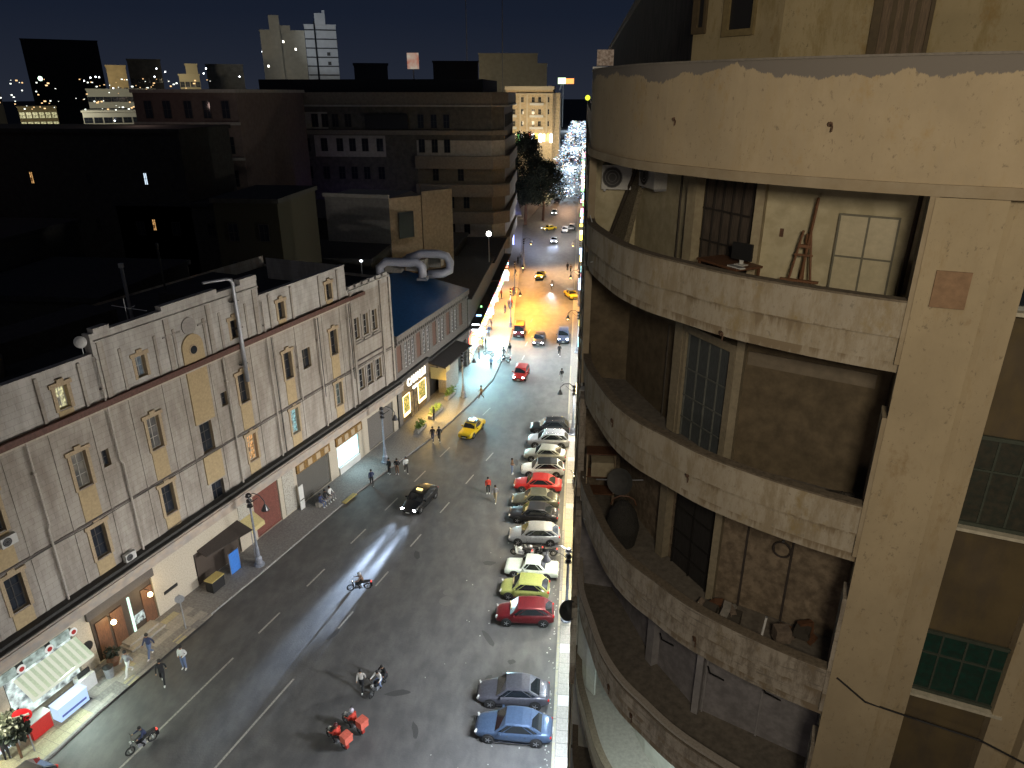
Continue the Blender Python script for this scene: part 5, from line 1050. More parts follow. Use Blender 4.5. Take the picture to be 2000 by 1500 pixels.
    # wheels with dark arches
    r = .31 if style != 'suv' else .35; tm, rm = wheel_mesh(r)
    for f in S['wx']:
        for sg_ in (-1, 1):
            a = MB().cyl((0, 0, 0), r + .07, .05, 18, 0, 'y'); a.build('wheel_arch', M_['black'], t, (X(f), sg_ * (W - .035), r + .02))
            o = link('wheel', tm, t, (X(f), sg_ * (W - .09), r)); o.rotation_euler = (radians(-90 * sg_), 0, 0); link('rim', rm, o)
            if abs(f - .5) > 0: pass
    n0 = S['st'][1]; zf = S['st'][2][1]
    for sg_ in (-1, 1):
        MB().cbox((0, 0, 0), (.12, .28, .1), rz=sg_ * .35).build('headlight', hl_on if lit else hl_off, t, (X(.026), sg_ * W * .66, zf - .16))
        MB().cbox((0, 0, 0), (.1, .26, .13), rz=-sg_ * .35).build('tail_light', tl, t, (X(.974), sg_ * W * .68, S['st'][-2][1] - .12))
        MB().cbox((0, 0, 0), (.12, .2, .13)).build('mirror', col, t, (X(c0 + .07), sg_ * (W + .09), zb(.35) + .05))
        MB().box(X(.42), sg_ * (W + .002), .72, X(.45), sg_ * (W + .02), .745).box(X(.65), sg_ * (W + .002), .74, X(.68), sg_ * (W + .02), .765).build('door_handle', chrome, t)
    MB().box(X(0) - .035, -.4, .4, X(0.02), .4, .56).build('grille', M_['black'], t); MB().box(X(0) - .05, -.2, .32, X(0) - .036, .2, .42).build('number_plate', plate, t); MB().box(X(1) + .0, -.2, .5, X(1) + .03, .2, .6).build('number_plate', plate, t)
    MB().box(X(.25), -W - .01, .2, X(.73), -W + .05, .25).box(X(.25), W - .05, .2, X(.73), W + .01, .25).build('sill_trim', chrome if extra == 'chrome' else M_['black'], t)
    if hoodcol: panel('bonnet', P(.05, W * .75, zf - .01), P(.05, -W * .75, zf - .01), P(c0 - .01, -W * .8, zb(c0) + .03), P(c0 - .01, W * .8, zb(c0) + .03), hoodcol, (.02, .02, .02, .02), .02)
    if extra == 'sunshade': panel('sunshade', sec[0][0], sec[0][5], sec[0][4], sec[0][1], mat('sunshade_cream', (.6, .5, .25), .7), (.5, .1, .5, .2), .03)
    if extra == 'wiper_card': MB().tube([P(c0 - .0, W * .8, zb(c0) + .05), P(c0 + .02, -W * .2, zb(c0) + .1)], .05, 6).build('rolled_shade', mat('sunshade_cream', (.6, .5, .25), .7), t)
    if extra == 'rack':
        for sg_ in (-1, 1): MB().tube([(X(c1 + .03), sg_ * tw * .8, H + .0), (X(c1 + .06), sg_ * tw * .8, H + .07), (X(c2 - .06), sg_ * tw * .8, H + .07), (X(c2 - .03), sg_ * tw * .8, H)], .02, 5).build('roof_rail', chrome, t)
    if extra == 'taxi': MB().box(-.12, -.28, H + .015, .12, .28, H + .13).build('roof_sign', glow('taxi_sign', (1, .8, .3), 2), t)
    return t
blk = paint('black', (.01, .011, .013)); sil = paint('silver', (.4, .41, .43), .3, .6); wht = paint('white', (.62, .63, .62), .35, .05); red = paint('red', (.36, .02, .018), .3, .2); dred = paint('dark_red', (.12, .01, .014), .3, .3)
blue = paint('blue', (.06, .095, .165), .3, .4); gry = paint('grey', (.1, .1, .12), .28, .5); lime = paint('lime', (.25, .27, .08), .35, .1); cream_p = paint('cream_white', (.52, .58, .5), .35, 0); olive = paint('olive_grey', (.1, .1, .075), .28, .5); yel = paint('taxi_yellow', (.62, .42, .01), .4, 0); char = paint('charcoal', (.03, .03, .035), .25, .5); beige = paint('silver_beige', (.36, .36, .31), .3, .6)
park = [('sedan', 'blue sedan nearest the camera, last in the right hand parking row', -2.45, 30.84, blue, None, 'chrome', 4.55), ('sedan', 'dark grey sedan parked beside the blue sedan', -2.7, 33.45, gry, None, None, 4.5),
 ('hatch', 'dark red hatchback parked behind the grey lamp post', -2.55, 40.75, dred, None, 'wiper_card', 4.2), ('hatch', 'small lime green hatchback between the dark red hatchback and the old white saloon', -2.75, 43.45, lime, None, 'wiper_card', 3.7), ('boxy', 'old boxy pale white saloon beside the lime hatchback', -2.4, 46.0, cream_p, None, None, 4.2),
 ('hatch', 'pale silver hatchback between the parked motorcycles and the black sedan', -2.5, 50.5, sil, None, None, 4.35), ('sedan', 'black sedan with a cream sunshade in its windscreen', -2.75, 53.7, char, None, 'sunshade', 4.4), ('sedan', 'olive grey sedan between the bright red and the black sedan', -2.75, 56.1, olive, None, None, 4.4),
 ('sedan', 'bright red sedan in the middle of the parking row', -2.7, 58.9, red, None, None, 4.6), ('hatch', 'white hatchback with a black roof beside the bright red sedan', -2.4, 61.9, wht, blk, None, 4.3), ('sedan', 'beige silver sedan beyond the white hatchback', -2.3, 65.0, beige, None, None, 4.4),
 ('suv', 'silver estate car second from the far end of the parking row', -2.1, 68.1, sil, None, 'rack', 4.5), ('suv', 'black estate car farthest along the parking row', -2.1, 71.2, blk, None, 'rack', 4.4)]
for i, (st_, lb, x, y, c, rc, ex, ln) in enumerate(park):
    o = car(st_, lb, (x - .3, y, .004), radians([-1, 1.5, 3, -2, -3, 2, -2, 1, -1, 3, -2, 1, 2][i]), c, rc, False, ln, ex); o['group'] = 'cars parked side by side along the right kerb'
def drive(st_, lb, x, y, hd, c, rc=None, lit=True, ex=None, ln=None, hood=None):
    """hd: compass-like heading of travel, degrees clockwise from -y (towards the camera)"""
    return car(st_, lb, (x, y, .004), radians(90 - hd), c, rc, lit, ln, ex, hood)
drive('sedan', 'black sedan taxi with lit headlights and a yellow patch on its roof', -13.6, 55.3, 17, blk, None, True, 'taxi')
drive('boxy', 'yellow and black taxi driving past the cafe', -11.0, 70.4, 15, yel, blk, False, 'taxi')
drive('hatch', 'small red car with one lit headlight, nearest of the oncoming group', -6.9, 87.6, 6, red, None, True)
drive('sedan', 'dark car with bright headlights in the middle of the road', -5.3, 102, 2, char, None, True)
drive('suv', 'grey blue car driving close to the right kerb', -1.7, 103.5, 0, paint('greyblue', (.06, .08, .14)), None, True)
drive('van', 'small red van with an orange roof near the left kerb', -8.6, 105.5, 0, dred, paint('orange', (.6, .2, .02)), True)  # roof panel painted orange
drive('boxy', 'distant yellow taxi with a black roof on the orange lit road', -7.4, 142.5, 8, yel, blk, True)
drive('sedan', 'distant white car with glaring headlights', -6.0, 180, 0, wht, blk, True)
drive('boxy', 'farthest yellow taxi crossing in front of the pale cars', -8.0, 197, 50, yel, blk, True)
drive('sedan', 'distant pale car beside the farthest taxi', -3.6, 195, 0, wht, None, False)
drive('sedan', 'distant pale car standing behind another pale car', -1.8, 199, 3, sil, None, False)
drive('boxy', 'yellow taxi parked on the right side under the orange lamps', -.9, 128, -20, yel, blk, False)
drive('hatch', 'black car cut off by the lower left corner of the view', -28.6, 23.9, 14, blk, None, False)
RNc = random.Random(4)
for i in range(10):
    y = 225 + i * 26
    drive('hatch', 'far car in the crowded bright end of the street, %s from the front' % ('first', 'second', 'third', 'fourth', 'fifth', 'sixth', 'seventh', 'eighth', 'ninth', 'tenth')[i], RNc.choice((-7.6, -5, -2.2)), y, 0, RNc.choice((blk, sil, wht, char, red)), None, i % 2 == 0)['group'] = 'far traffic'
# headlight beams
def beams(x, y, hd, p, both=True, col=(.55, .72, 1), aimd=10, an_=22):
    a = radians(hd); f = Vector((-sin(a), -cos(a))); s = Vector((cos(a), -sin(a)))
    for k in ((-.6, .6) if both else (.6,)):
        q = Vector((x, y)) + f * 2.35 + s * k; light('SPOT', (q.x, q.y, .66), p, col, .12, aim=(q.x + f.x * aimd, q.y + f.y * aimd, -.1), spot=an_, blend=1)
beams(-13.6, 55.3, 16, 1500, aimd=6, an_=40); beams(-13.6, 55.3, 14, 11000, aimd=9, an_=16); beams(-13.6, 55.3, 13, 42000, aimd=12.5, an_=11); beams(-13.6, 55.3, 12.5, 90000, aimd=17, an_=9); beams(-6.9, 87.6, 6, 350, False); beams(-5.3, 102, 2, 700, col=(1, .85, .75)); beams(-8.6, 105.5, 0, 120); beams(-7.4, 142.5, 8, 200); beams(-6, 180, 0, 900); beams(-1.7, 103.5, 0, 150)
light('SPOT', (-4.75, 133, .9), 1500, (.6, .9, 1), .06, aim=(-4.9, 124, -.2), spot=36, blend=.9)

# ---------------- people ----------------
def skel(pose):
    """joints (x right, y forward, z up) of a 1.72 m person, feet at z=0"""
    J = dict(pelvis=(0, 0, .95), chest=(0, .01, 1.25), neck=(0, .01, 1.47), head=(0, .03, 1.6), crown=(0, .02, 1.7))
    for s, n in ((-1, 'l'), (1, 'r')):
        J.update({'sh' + n: (s * .17, 0, 1.4), 'el' + n: (s * .22, -.02, 1.13), 'wr' + n: (s * .22, .06, .88), 'hd' + n: (s * .215, .09, .79), 'hip' + n: (s * .09, 0, .9), 'kn' + n: (s * .1, .02, .5), 'an' + n: (s * .1, -.02, .09), 'toe' + n: (s * .12, .15, .04)})
    if pose == 'walk': J.update(knl=(-.1, .2, .52), anl=(-.1, .3, .1), toel=(-.11, .45, .07), knr=(.1, -.02, .5), anr=(.1, -.32, .17), toer=(.12, -.2, .05), ell=(-.22, -.14, 1.15), wrl=(-.22, -.2, .92), hdl=(-.21, -.19, .84), elr=(.23, .08, 1.14), wrr=(.21, .25, .97), hdr=(.2, .32, .92))
    if pose == 'hands': J.update(ell=(-.28, -.04, 1.16), wrl=(-.12, .17, 1.02), hdl=(-.05, .2, 1.02), elr=(.28, -.04, 1.16), wrr=(.12, .19, 1.05), hdr=(.05, .22, 1.07))
    if pose in ('sit', 'ride'):
        for k in J: x, y, z = J[k]; J[k] = (x, y, z - .42)
        J.update(hipl=(-.1, 0, .48), hipr=(.1, 0, .48), knl=(-.16, .42, .5), knr=(.16, .42, .5), anl=(-.14, .42, .1), anr=(.14, .42, .1), toel=(-.15, .57, .04), toer=(.15, .57, .04), ell=(-.24, .12, .72), elr=(.24, .12, .72), wrl=(-.18, .34, .6), wrr=(.18, .34, .6), hdl=(-.16, .41, .6), hdr=(.16, .41, .6))
    if pose == 'ride':
        for k in J: x, y, z = J[k]; J[k] = (x, y, z + .3)
        J.update(pelvis=(0, 0, .84), chest=(0, .1, 1.12), neck=(0, .19, 1.32), head=(0, .24, 1.45), crown=(0, .22, 1.56), shl=(-.18, .16, 1.26), shr=(.18, .16, 1.26), ell=(-.3, .3, 1.05), elr=(.3, .3, 1.05), wrl=(-.31, .52, 1.02), wrr=(.31, .52, 1.02), hdl=(-.3, .6, 1.02), hdr=(.3, .6, 1.02), hipl=(-.1, 0, .8), hipr=(.1, 0, .8), knl=(-.22, .38, .68), knr=(.22, .38, .68), anl=(-.2, .18, .32), anr=(.2, .18, .32), toel=(-.21, .33, .27), toer=(.21, .33, .27))
    return J
_pm = {}
def person_mesh(pose):
    if pose in _pm: return _pm[pose]
    J = skel(pose); names = list(J); idx = {n: i for i, n in enumerate(names)}
    E = [('pelvis', 'chest'), ('chest', 'neck'), ('neck', 'head'), ('head', 'crown')]
    for n in 'lr': E += [('chest', 'sh' + n), ('sh' + n, 'el' + n), ('el' + n, 'wr' + n), ('wr' + n, 'hd' + n), ('pelvis', 'hip' + n), ('hip' + n, 'kn' + n), ('kn' + n, 'an' + n), ('an' + n, 'toe' + n)]
    me = bpy.data.meshes.new('p'); me.from_pydata([J[n] for n in names], [(idx[a], idx[b]) for a, b in E], [])
    o = bpy.data.objects.new('p', me); COL.objects.link(o); sk = o.modifiers.new('s', 'SKIN'); sb = o.modifiers.new('b', 'SUBSURF'); sb.levels = 1
    R_ = dict(pelvis=(.15, .12), chest=(.17, .12), neck=(.06, .06), head=(.09, .1), crown=(.075, .085), sh=(.075, .075), el=(.052, .052), wr=(.038, .038), hd=(.045, .03), hip=(.1, .1), kn=(.068, .068), an=(.05, .05), toe=(.05, .035))
    for n in names:
        r = R_.get(n) or R_[n[:-1]]; v = me.skin_vertices[0].data[idx[n]]; v.radius = r; v.use_root = n == 'pelvis'
    dg = bpy.context.evaluated_depsgraph_get(); dg.update(); m2 = bpy.data.meshes.new_from_object(o.evaluated_get(dg)); bpy.data.objects.remove(o)
    seg = []
    for a, b in E:
        k = b[:-1] if b not in J or b[-1] in 'lr' and b[:-1] in ('sh', 'el', 'wr', 'hd', 'hip', 'kn', 'an', 'toe') else b
        g = {'head': 2, 'crown': 2, 'neck': 0, 'hd': 2, 'hip': 1, 'kn': 1, 'an': 1, 'toe': 3}.get(k, 0); seg.append((Vector(J[a]), Vector(J[b]), g))
    for _ in range(4): m2.materials.append(M_['black'])
    for p in m2.polygons:
        c = p.center; best = (9, 0)
        for a, b, g in seg:
            u = max(0, min(1, (c - a).dot(b - a) / (b - a).length_squared)); d = (c - a - (b - a) * u).length
            if d < best[0]: best = (d, g)
        p.material_index = best[1]; p.use_smooth = True
    m2.name = 'body'; h = Vector(J['head'])
    hair = MB().lathe([(.02, .1), (.07, .09), (.1, .04), (.108, -.02), (.09, -.07), (.02, -.075)], 12, 0, (h.x, h.y - .02, h.z + .045))
    hm = hair.mesh('hair', mat('hair_black', (.012, .01, .009), .6), True)
    fc = MB().ball((h.x, h.y + .105, h.z - .01), .016, 6).build; fm = MB().ball((h.x, h.y + .11, h.z - .015), .017, 6).ball((h.x - .035, h.y + .095, h.z + .02), .011, 6, 1).ball((h.x + .035, h.y + .095, h.z + .02), .011, 6, 1).box(h.x - .025, h.y + .09, h.z - .065, h.x + .025, h.y + .106, h.z - .055, 2)
    _pm[pose] = (m2, hm, fm.mesh('face', [mat('skin', (.3, .17, .1), .6, var=.05), M_['black'], mat('lips', (.2, .07, .05), .6)]), h)
    return _pm[pose]
cl = lambda n, c: mat('cloth_' + n, c, .9, var=.15, scale=6)
CLO = dict(black=(.015, .015, .017), navy=(.03, .04, .09), grey=(.2, .2, .21), white=(.62, .62, .6), red=(.5, .05, .03), jeans=(.12, .16, .27), khaki=(.3, .25, .16), orange=(.5, .16, .05), lilac=(.35, .33, .45), brown=(.14, .08, .05), green=(.06, .12, .07), pale=(.45, .42, .38))
def pave_z(x, y):
    kx = next((a[0] + (b[0] - a[0]) * (y - a[1]) / (b[1] - a[1]) for a, b in zip(KL[:-1], KL[1:]) if a[1] <= y <= b[1]), -99)
    return .135 if x < kx + .1 or x > -.4 else 0
def person(label, x, y, rz, top, leg, pose='walk', shoes='white', z=0, scale=1, group='people walking in the street', hair=True):
    z = z or pave_z(x, y); m2, hm, fm, h = person_mesh(pose); o = link('person', m2, None, (x, y, z), radians(rz)); o.scale = (scale,) * 3
    for i, mm in enumerate((cl(top, CLO[top]), cl(leg, CLO[leg]), MATS['skin'], cl(shoes, CLO[shoes]))): o.material_slots[i].link = 'OBJECT'; o.material_slots[i].material = mm
    if hair is True: link('hair', hm, o); link('face', fm, o)
    elif hair: MB().ball((h.x, h.y - .01, h.z + .04), .145, 10).build('helmet', hair, o, smooth=True)
    tag(o, label, 'person', group); return o
PP = [("person in a grey top and white trousers striding along the lower left pavement", -27.9, 33.0, 160, 'grey', 'white', 'walk'), ("person in a dark jacket and jeans behind the one in white trousers", -27.4, 34.6, 170, 'navy', 'jeans', 'walk'),
 ("person all in black with white shoes stepping into the road", -25.4, 32.6, 200, 'black', 'black', 'walk'), ("person in a white shirt and blue jeans standing with hands at the waist", -24.7, 33.9, 175, 'white', 'jeans', 'hands'),
 ("person in dark clothes walking alone before the lit jewellery window", -18.9, 58.0, 20, 'navy', 'black', 'walk'), ("person in black holding a white bag, left one of three by the lamp post", -17.8, 60.4, 150, 'black', 'black', 'stand'), ("person in black in the middle of the group of three", -17.0, 60.4, 180, 'black', 'brown', 'hands'), ("person in a white top right of the group of three", -16.2, 60.8, 200, 'white', 'black', 'walk'),
 ("left one of two people in black before the cafe", -14.9, 67.8, 180, 'black', 'navy', 'walk'), ("right one of two people in black before the cafe", -14.2, 67.9, 180, 'black', 'black', 'walk'), ("person in black standing on the cafe terrace edge", -15.7, 72.6, 90, 'black', 'black', 'stand'),
 ("person in khaki crossing the road right of the cafe lamp post", -11.2, 79.8, 100, 'khaki', 'brown', 'walk'), ("person in a bright red shirt standing in the road near the parked cars", -7.6, 57.6, 190, 'red', 'black', 'stand'), ("person in grey just right of the one in the red shirt", -6.75, 56.2, 170, 'grey', 'khaki', 'walk'),
 ("parking attendant in a brown vest at the nose of the white hatchback", -5.7, 61.5, 260, 'brown', 'jeans', 'hands'), ("person in dark clothes in the road near the grey blue car", -2.1, 96.2, 180, 'black', 'black', 'walk'), ("person in dark clothes walking near the right kerb beyond the parked cars", -1.5, 86.5, 0, 'black', 'grey', 'walk'),
 ("person in blue jeans sitting on the stone bench by the closed shutter", -22.48, 53.8, -107, 'navy', 'jeans', 'sit', 'white', .14), ("person in black sitting in the middle of the stone bench", -22.27, 54.47, -107, 'black', 'grey', 'sit', 'white', .14), ("person in white sitting at the right end of the stone bench", -22.07, 55.14, -107, 'white', 'grey', 'sit', 'white', .14),
 ("left of two dark figures beside the motorbike on the far left kerb", -9.9, 94.2, 120, 'black', 'black', 'walk'), ("right of two dark figures beside the motorbike on the far left kerb", -9.2, 95.8, 200, 'black', 'grey', 'walk'), ("two figures under the orange lamps, the left one in black", -2.0, 149, 180, 'black', 'black', 'stand'), ("two figures under the orange lamps, the right one in brown", -1.3, 147.6, 170, 'brown', 'black', 'walk'),
 ("vendor in pale clothes busy at the lower left shop counter", -31.9, 27.6, 120, 'pale', 'black', 'hands'), ("person in black standing beside the no entry sign", -31.0, 26.3, 30, 'black', 'black', 'stand')]
for i_, p_ in enumerate(PP): person(*p_).scale = ((1.14,) * 3 if i_ < 4 else (1.05,) * 3)
qq = random.Random(31)
for i in range(26):
    x = qq.choice((qq.uniform(-14, -11), qq.uniform(-14, -10.6), qq.uniform(.4, 2.2))); y = qq.uniform(86, 175) if x < 0 else qq.uniform(95, 170)
    c = qq.choice(('black', 'navy', 'grey', 'white', 'brown', 'jeans', 'red'))
    lg, ps_ = qq.choice(('black', 'jeans', 'grey')), qq.choice(('walk', 'stand', 'hands')); person('%s topped shopper in %s trousers, %s, %s pavement %s' % (c, lg, {'walk': 'walking', 'stand': 'standing', 'hands': 'holding something'}[ps_], 'left' if x < 0 else 'right', 'before the bright signs' if y < 118 else 'under the orange lamps' if y < 145 else 'at the purple front'), x, y, qq.uniform(0, 360), c, lg, ps_, 'black', .13, 1, 'shoppers on the far pavements', False)
# ---------------- motorcycles ----------------
def moto(label, x, y, rz, col, scooter=False, box=None, lit=False, name='motorcycle', stand=0):
    """front towards local +y"""
    t = thing(name, label, 'motorcycle', (x, y, .005 + pave_z(x, y)), radians(rz)); r = .29
    for yy in (-.62, .66):
        w1 = MB(); w1.rings([[((r + .05 * cos(b)) * 0 + .05 * sin(b), yy + (r - .04 + .05 * cos(b)) * cos(a), r + (r - .04 + .05 * cos(b)) * sin(a)) for b in (0, 1.57, 3.14, 4.71)] for a in [k * 2 * pi / 16 for k in range(17)]], cap=False)
        for k in range(6): a = k * pi / 6; w1.tube([(0, yy - r * .85 * cos(a), r - r * .85 * sin(a)), (0, yy + r * .85 * cos(a), r + r * .85 * sin(a))], .008, 4)
        w1.build('wheel', tyre, t); MB().cyl((0, yy, r), .06, .14, 8, 0, 'x').build('hub', rim, t)
    MB().tube([(-.07, .66, r), (-.07, .5, .72), (-.06, .42, .95)], .022, 6).tube([(.07, .66, r), (.07, .5, .72), (.06, .42, .95)], .022, 6).build('fork', chrome, t)
    MB().tube([(-.36, .3, 1.0), (-.2, .42, .98), (0, .44, .95), (.2, .42, .98), (.36, .3, 1.0)], .018, 6).build('handlebar', chrome, t)
    if scooter: MB().rings([[(-.2, .42, .35), (.2, .42, .35), (.17, .5, .85), (-.17, .5, .85)], [(-.17, .34, .35), (.17, .34, .35), (.14, .42, .85), (-.14, .42, .85)]]).box(-.15, -.1, .28, .15, .4, .34).build('leg_shield', col, t)
    MB().rings([[(-.1, .3, .55), (.1, .3, .55), (.08, .3, .78), (-.08, .3, .78)], [(-.16, .1, .55), (.16, .1, .55), (.13, .1, .84), (-.13, .1, .84)], [(-.12, -.12, .55), (.12, -.12, .55), (.09, -.12, .76), (-.09, -.12, .76)]]).build('tank', col, t)
    MB().rings([[(-.13, -.08, .68), (.13, -.08, .68), (.1, -.08, .8), (-.1, -.08, .8)], [(-.15, -.45, .68), (.15, -.45, .68), (.13, -.45, .8), (-.13, -.45, .8)], [(-.1, -.85, .74), (.1, -.85, .74), (.08, -.85, .84), (-.08, -.85, .84)]]).build('seat', M_['black'], t)
    MB().box(-.13, -.2, .25, .13, .25, .55).build('engine', M_['metal'], t); MB().tube([(.12, .15, .28), (.16, -.3, .27), (.17, -.85, .38)], [.03, .035, .05], 7).build('exhaust', chrome, t)
    MB().cyl((0, .56, .86), .09, .1, 10, 0, 'y').build('headlight', hl_on if lit else hl_off, t); MB().box(-.07, -.95, .66, .07, -.86, .73).build('tail_light', glow('brake_lit', (1, .08, .05), 2), t); MB().box(-.09, -.98, .3, .09, -.8, .62).build('mudguard', col, t)
    for s in (-1, 1): MB().tube([(s * .25, .38, .98), (s * .3, .4, 1.16)], .01, 4).cbox((s * .31, .4, 1.19), (.12, .02, .07)).build('mirror', M_['black'], t)
    if box: MB().box(-.27, -1.15, .82, .27, -.66, 1.32).build('delivery_box', box, t); MB().box(-.285, -1.165, 1.2, .285, -.645, 1.34).build('box_lid', box, t)
    if stand: t.rotation_euler = (0, radians(stand), radians(rz))
    return t
redbox = mat('red_box', (.55, .12, .08), .5)
def rider(label, x, y, rz, top, leg, dy=-.28, helm=None):
    a = radians(rz); person(label, x - sin(a) * dy, y + cos(a) * dy, rz, top, leg, 'ride', 'black', .0, 1, 'motorcycle riders', helm if helm else True)
moto('black motorcycle with a red tail lamp and lit headlight at the lower left', -24.0, 27.9, 146, blk, lit=False); rider('rider in dark clothes leaning over the lower left motorcycle', -24.0, 27.9, 146, 'navy', 'black')
moto('dark motorcycle carrying two riders, between the lane lines', -11.6, 33.3, 160, blk); rider('front rider in a white jacket on the two person motorcycle', -11.6, 33.3, 160, 'white', 'jeans'); rider('passenger in black behind the rider in white', -11.6, 33.3, 160, 'black', 'black', -.78)
person('person in a striped pale top walking left of the two person motorcycle', -12.6, 33.2, 180, 'pale', 'black', 'walk')
moto('nearer red delivery motorcycle with a red box, at the bottom of the road', -12.9, 29.2, 58, paint('moto_red', (.4, .03, .02)), box=redbox); rider('delivery rider in a red jacket on the nearer red box motorcycle', -12.9, 29.2, 58, 'red', 'black', helm=mat('helmet_dark', (.08, .02, .02), .3))
moto('farther red delivery motorcycle with a red box, just beyond the nearer one', -12.3, 30.3, 58, paint('moto_red', (.4, .03, .02)), box=redbox); rider('delivery rider with a pale helmet on the farther red box motorcycle', -12.3, 30.3, 58, 'red', 'black', helm=mat('helmet_lilac', (.4, .36, .42), .3))
moto('dark motorcycle crossing the taxi headlight beam', -15.6, 42.8, 105, blk, scooter=True); rider('rider in a brown jacket crossing the taxi headlight beam', -15.6, 42.8, 105, 'brown', 'black', helm=mat('helmet_pale', (.3, .3, .3), .3))
moto('distant motorcycle with a glaring headlight on the orange road', -4.7, 134, 180, blk, lit=True); rider('rider of the distant motorcycle with the glaring headlight', -4.7, 134, 180, 'grey', 'black')
moto('dark motorbike parked on the far left kerb beside two figures', -9.7, 92.6, 110, blk); moto('bicycle like moped standing on the bright pavement left of the dark motorbike', -12.2, 95, 60, sil)
for x, y, rz, c, sc_, lb in ((-3.7, 48.2, 80, wht, True, 'white scooter nearest the road in the motorcycle row by the silver hatchback'), (-2.9, 48.5, 95, sil, True, 'pale scooter in the middle of the motorcycle row by the silver hatchback'), (-1.7, 48.3, 100, blk, False, 'black motorcycle nearest the kerb by the silver hatchback')):
    moto(lb, x, y, rz, c, sc_, stand=0, name='scooter' if sc_ else 'motorcycle')
moto('dark motorcycle standing on the right pavement beside the bright red sedan', .5, 60, 10, blk)
# ---------------- ground floor of the long pale building ----------------
an = pi / 2 - radians(17)
def fa_thing(name, label, cat, s, off=0, z=0, group=None): return thing(name, label, cat, FW(s, off, z), an, group)
# rusty red shutter and its lettered blue fascia
def shutter(s0, s1, z0, z1, m, y=.12, step=.14, name='roller_shutter'):
    o = thing(name, None, None, (0, 0, 0)); o.parent = fac; mb = MB(); z = z0
    while z < z1 - .01: mb.rings([[(s0, y, z), (s1, y, z)], [(s0, y - .04, z + step * .45), (s1, y - .04, z + step * .45)], [(s0, y, z + step * .95), (s1, y, z + step * .95)]], cap=False, closed=False); z += step
    tag(mb.build('slats', m, o), kind='stuff'); MB().box(s0, y - .06, z0, s1, y, z0 + .12).build('bottom_bar', m, o)
rust = mat('shutter_rust', (.22, .07, .05), .7, c2=(.17, .055, .04), scale=1.2, var=.2)
shutter(10.6, 13.65, .2, 4.3, rust); shutter(16.2, 20.8, .2, 3.3, mat('shutter_grey2', (.1, .095, .085), .7, var=.2)); shutter(27.7, 32.5, .2, 3.8, mat('shutter_grey3', (.15, .14, .13), .7, var=.3)); shutter(-17.4, -11.1, .2, 4.1, mat('shutter_grey2', (.1, .095, .085)))
MB().box(10.2, -.1, 4.42, 14.3, -.01, 4.93).build('shop_fascia', mat('fascia_blue', (.08, .12, .25), .6, c2=(.4, .42, .45), thr=.56, scale=3), fac)
for a, b, z in ((16.1, 21.0, 4.3), (22.0, 26.4, 4.2)):
    MB().box(a, -.16, z - .85, b, -.01, z).build('wooden_fascia', mat('wood_fascia', (.3, .17, .04), .7, c2=(.16, .09, .03), scale=1.3, var=.3), fac)
    for k in range(4): MB().box(a + (b - a) * (k + .5) / 4 - .3, -.2, z - .72, a + (b - a) * (k + .5) / 4 + .3, -.161, z - .12).build('carved_panel', tanf, fac)
MB().box(22.3, .1, .9, 25.8, .16, 3.0).build('jewellery_window', glow('jewel_glass', (.35, .85, 1), 2.2, (.9, 1, 1), 5, .5), fac); MB().box(22.3, -.1, .14, 25.8, .1, .85).build('window_ledge', M_['white'], fac)
light('AREA', FW(24, .5, 2.8), 130, (.55, .9, 1), 1.5, aim=FW(24, 5, 0))
# white stained jamb with peeling posters
stm = mat('peeling_poster', (.5, .48, .42), .8, c2=(.12, .1, .09), thr=.58, scale=3, var=.2)
MB().box(14.2, -.05, .3, 15.7, -.01, 4.4).box(8.8, -.06, 2.6, 10.2, -.012, 4.8).build('poster_wall', stm, fac)
t = fa_thing('standing_board', 'tall white board leaning by the grey shutter', 'board', 15.85, .5, .14); MB().box(-.3, -.04, 0, .3, 0, 2.4).build('panel', M_['white'], t); MB().box(-.28, -.045, .9, .28, -.041, 1.0).build('stripe', M_['black'], t)
# dark canopy kiosk with blue door
t = fa_thing('kiosk_canopy', 'dark sloping canopy over a small kiosk with a blue board', 'canopy', 6.2, 0, 0)
MB().rings([[(-1.9, -.02, 3.0), (-1.9, -.9, 2.7), (-1.9, -.9, 2.76), (-1.9, -.02, 3.08)], [(2.4, -.02, 3.1), (2.4, -1.5, 2.6), (2.4, -1.5, 2.66), (2.4, -.02, 3.2)]]).build('sheet', mat('canopy_dark', (.045, .035, .03), .85), t)
for x in (2.3,): MB().tube([(x, -1.4, .14), (x, -1.4, 2.62)], .04, 6).build('post', M_['metal'], t)
MB().box(-2.2, .0, .14, 2.2, .05, 2.9).build('back_wall', mat('kiosk_back', (.06, .045, .035), .9), t)
t = fa_thing('blue_board', 'bright blue upright board standing on the pavement under the dark canopy', 'board', 6.4, 1.35, .14); MB().box(-.5, -.04, 0, .5, .0, 1.85).build('panel', mat('board_blue', (.04, .16, .5), .5, emit=(.05, .2, .7), es=.12), t); [MB().box(a_, -.02, -.0, a_ + .04, .02, 1.9).build('edge', M_['metal'], t) for a_ in (-.54, .5)]
t = fa_thing('counter_cart', 'small dark counter with a yellow top left of the blue board', 'counter', 4.2, 1.4, .14); MB().box(-.6, -.35, 0, .6, .35, .95).build('cabinet', M_['black'], t); MB().box(-.65, -.4, .95, .65, .4, 1.0).build('top', mat('yellow_top', (.5, .4, .15), .6), t)
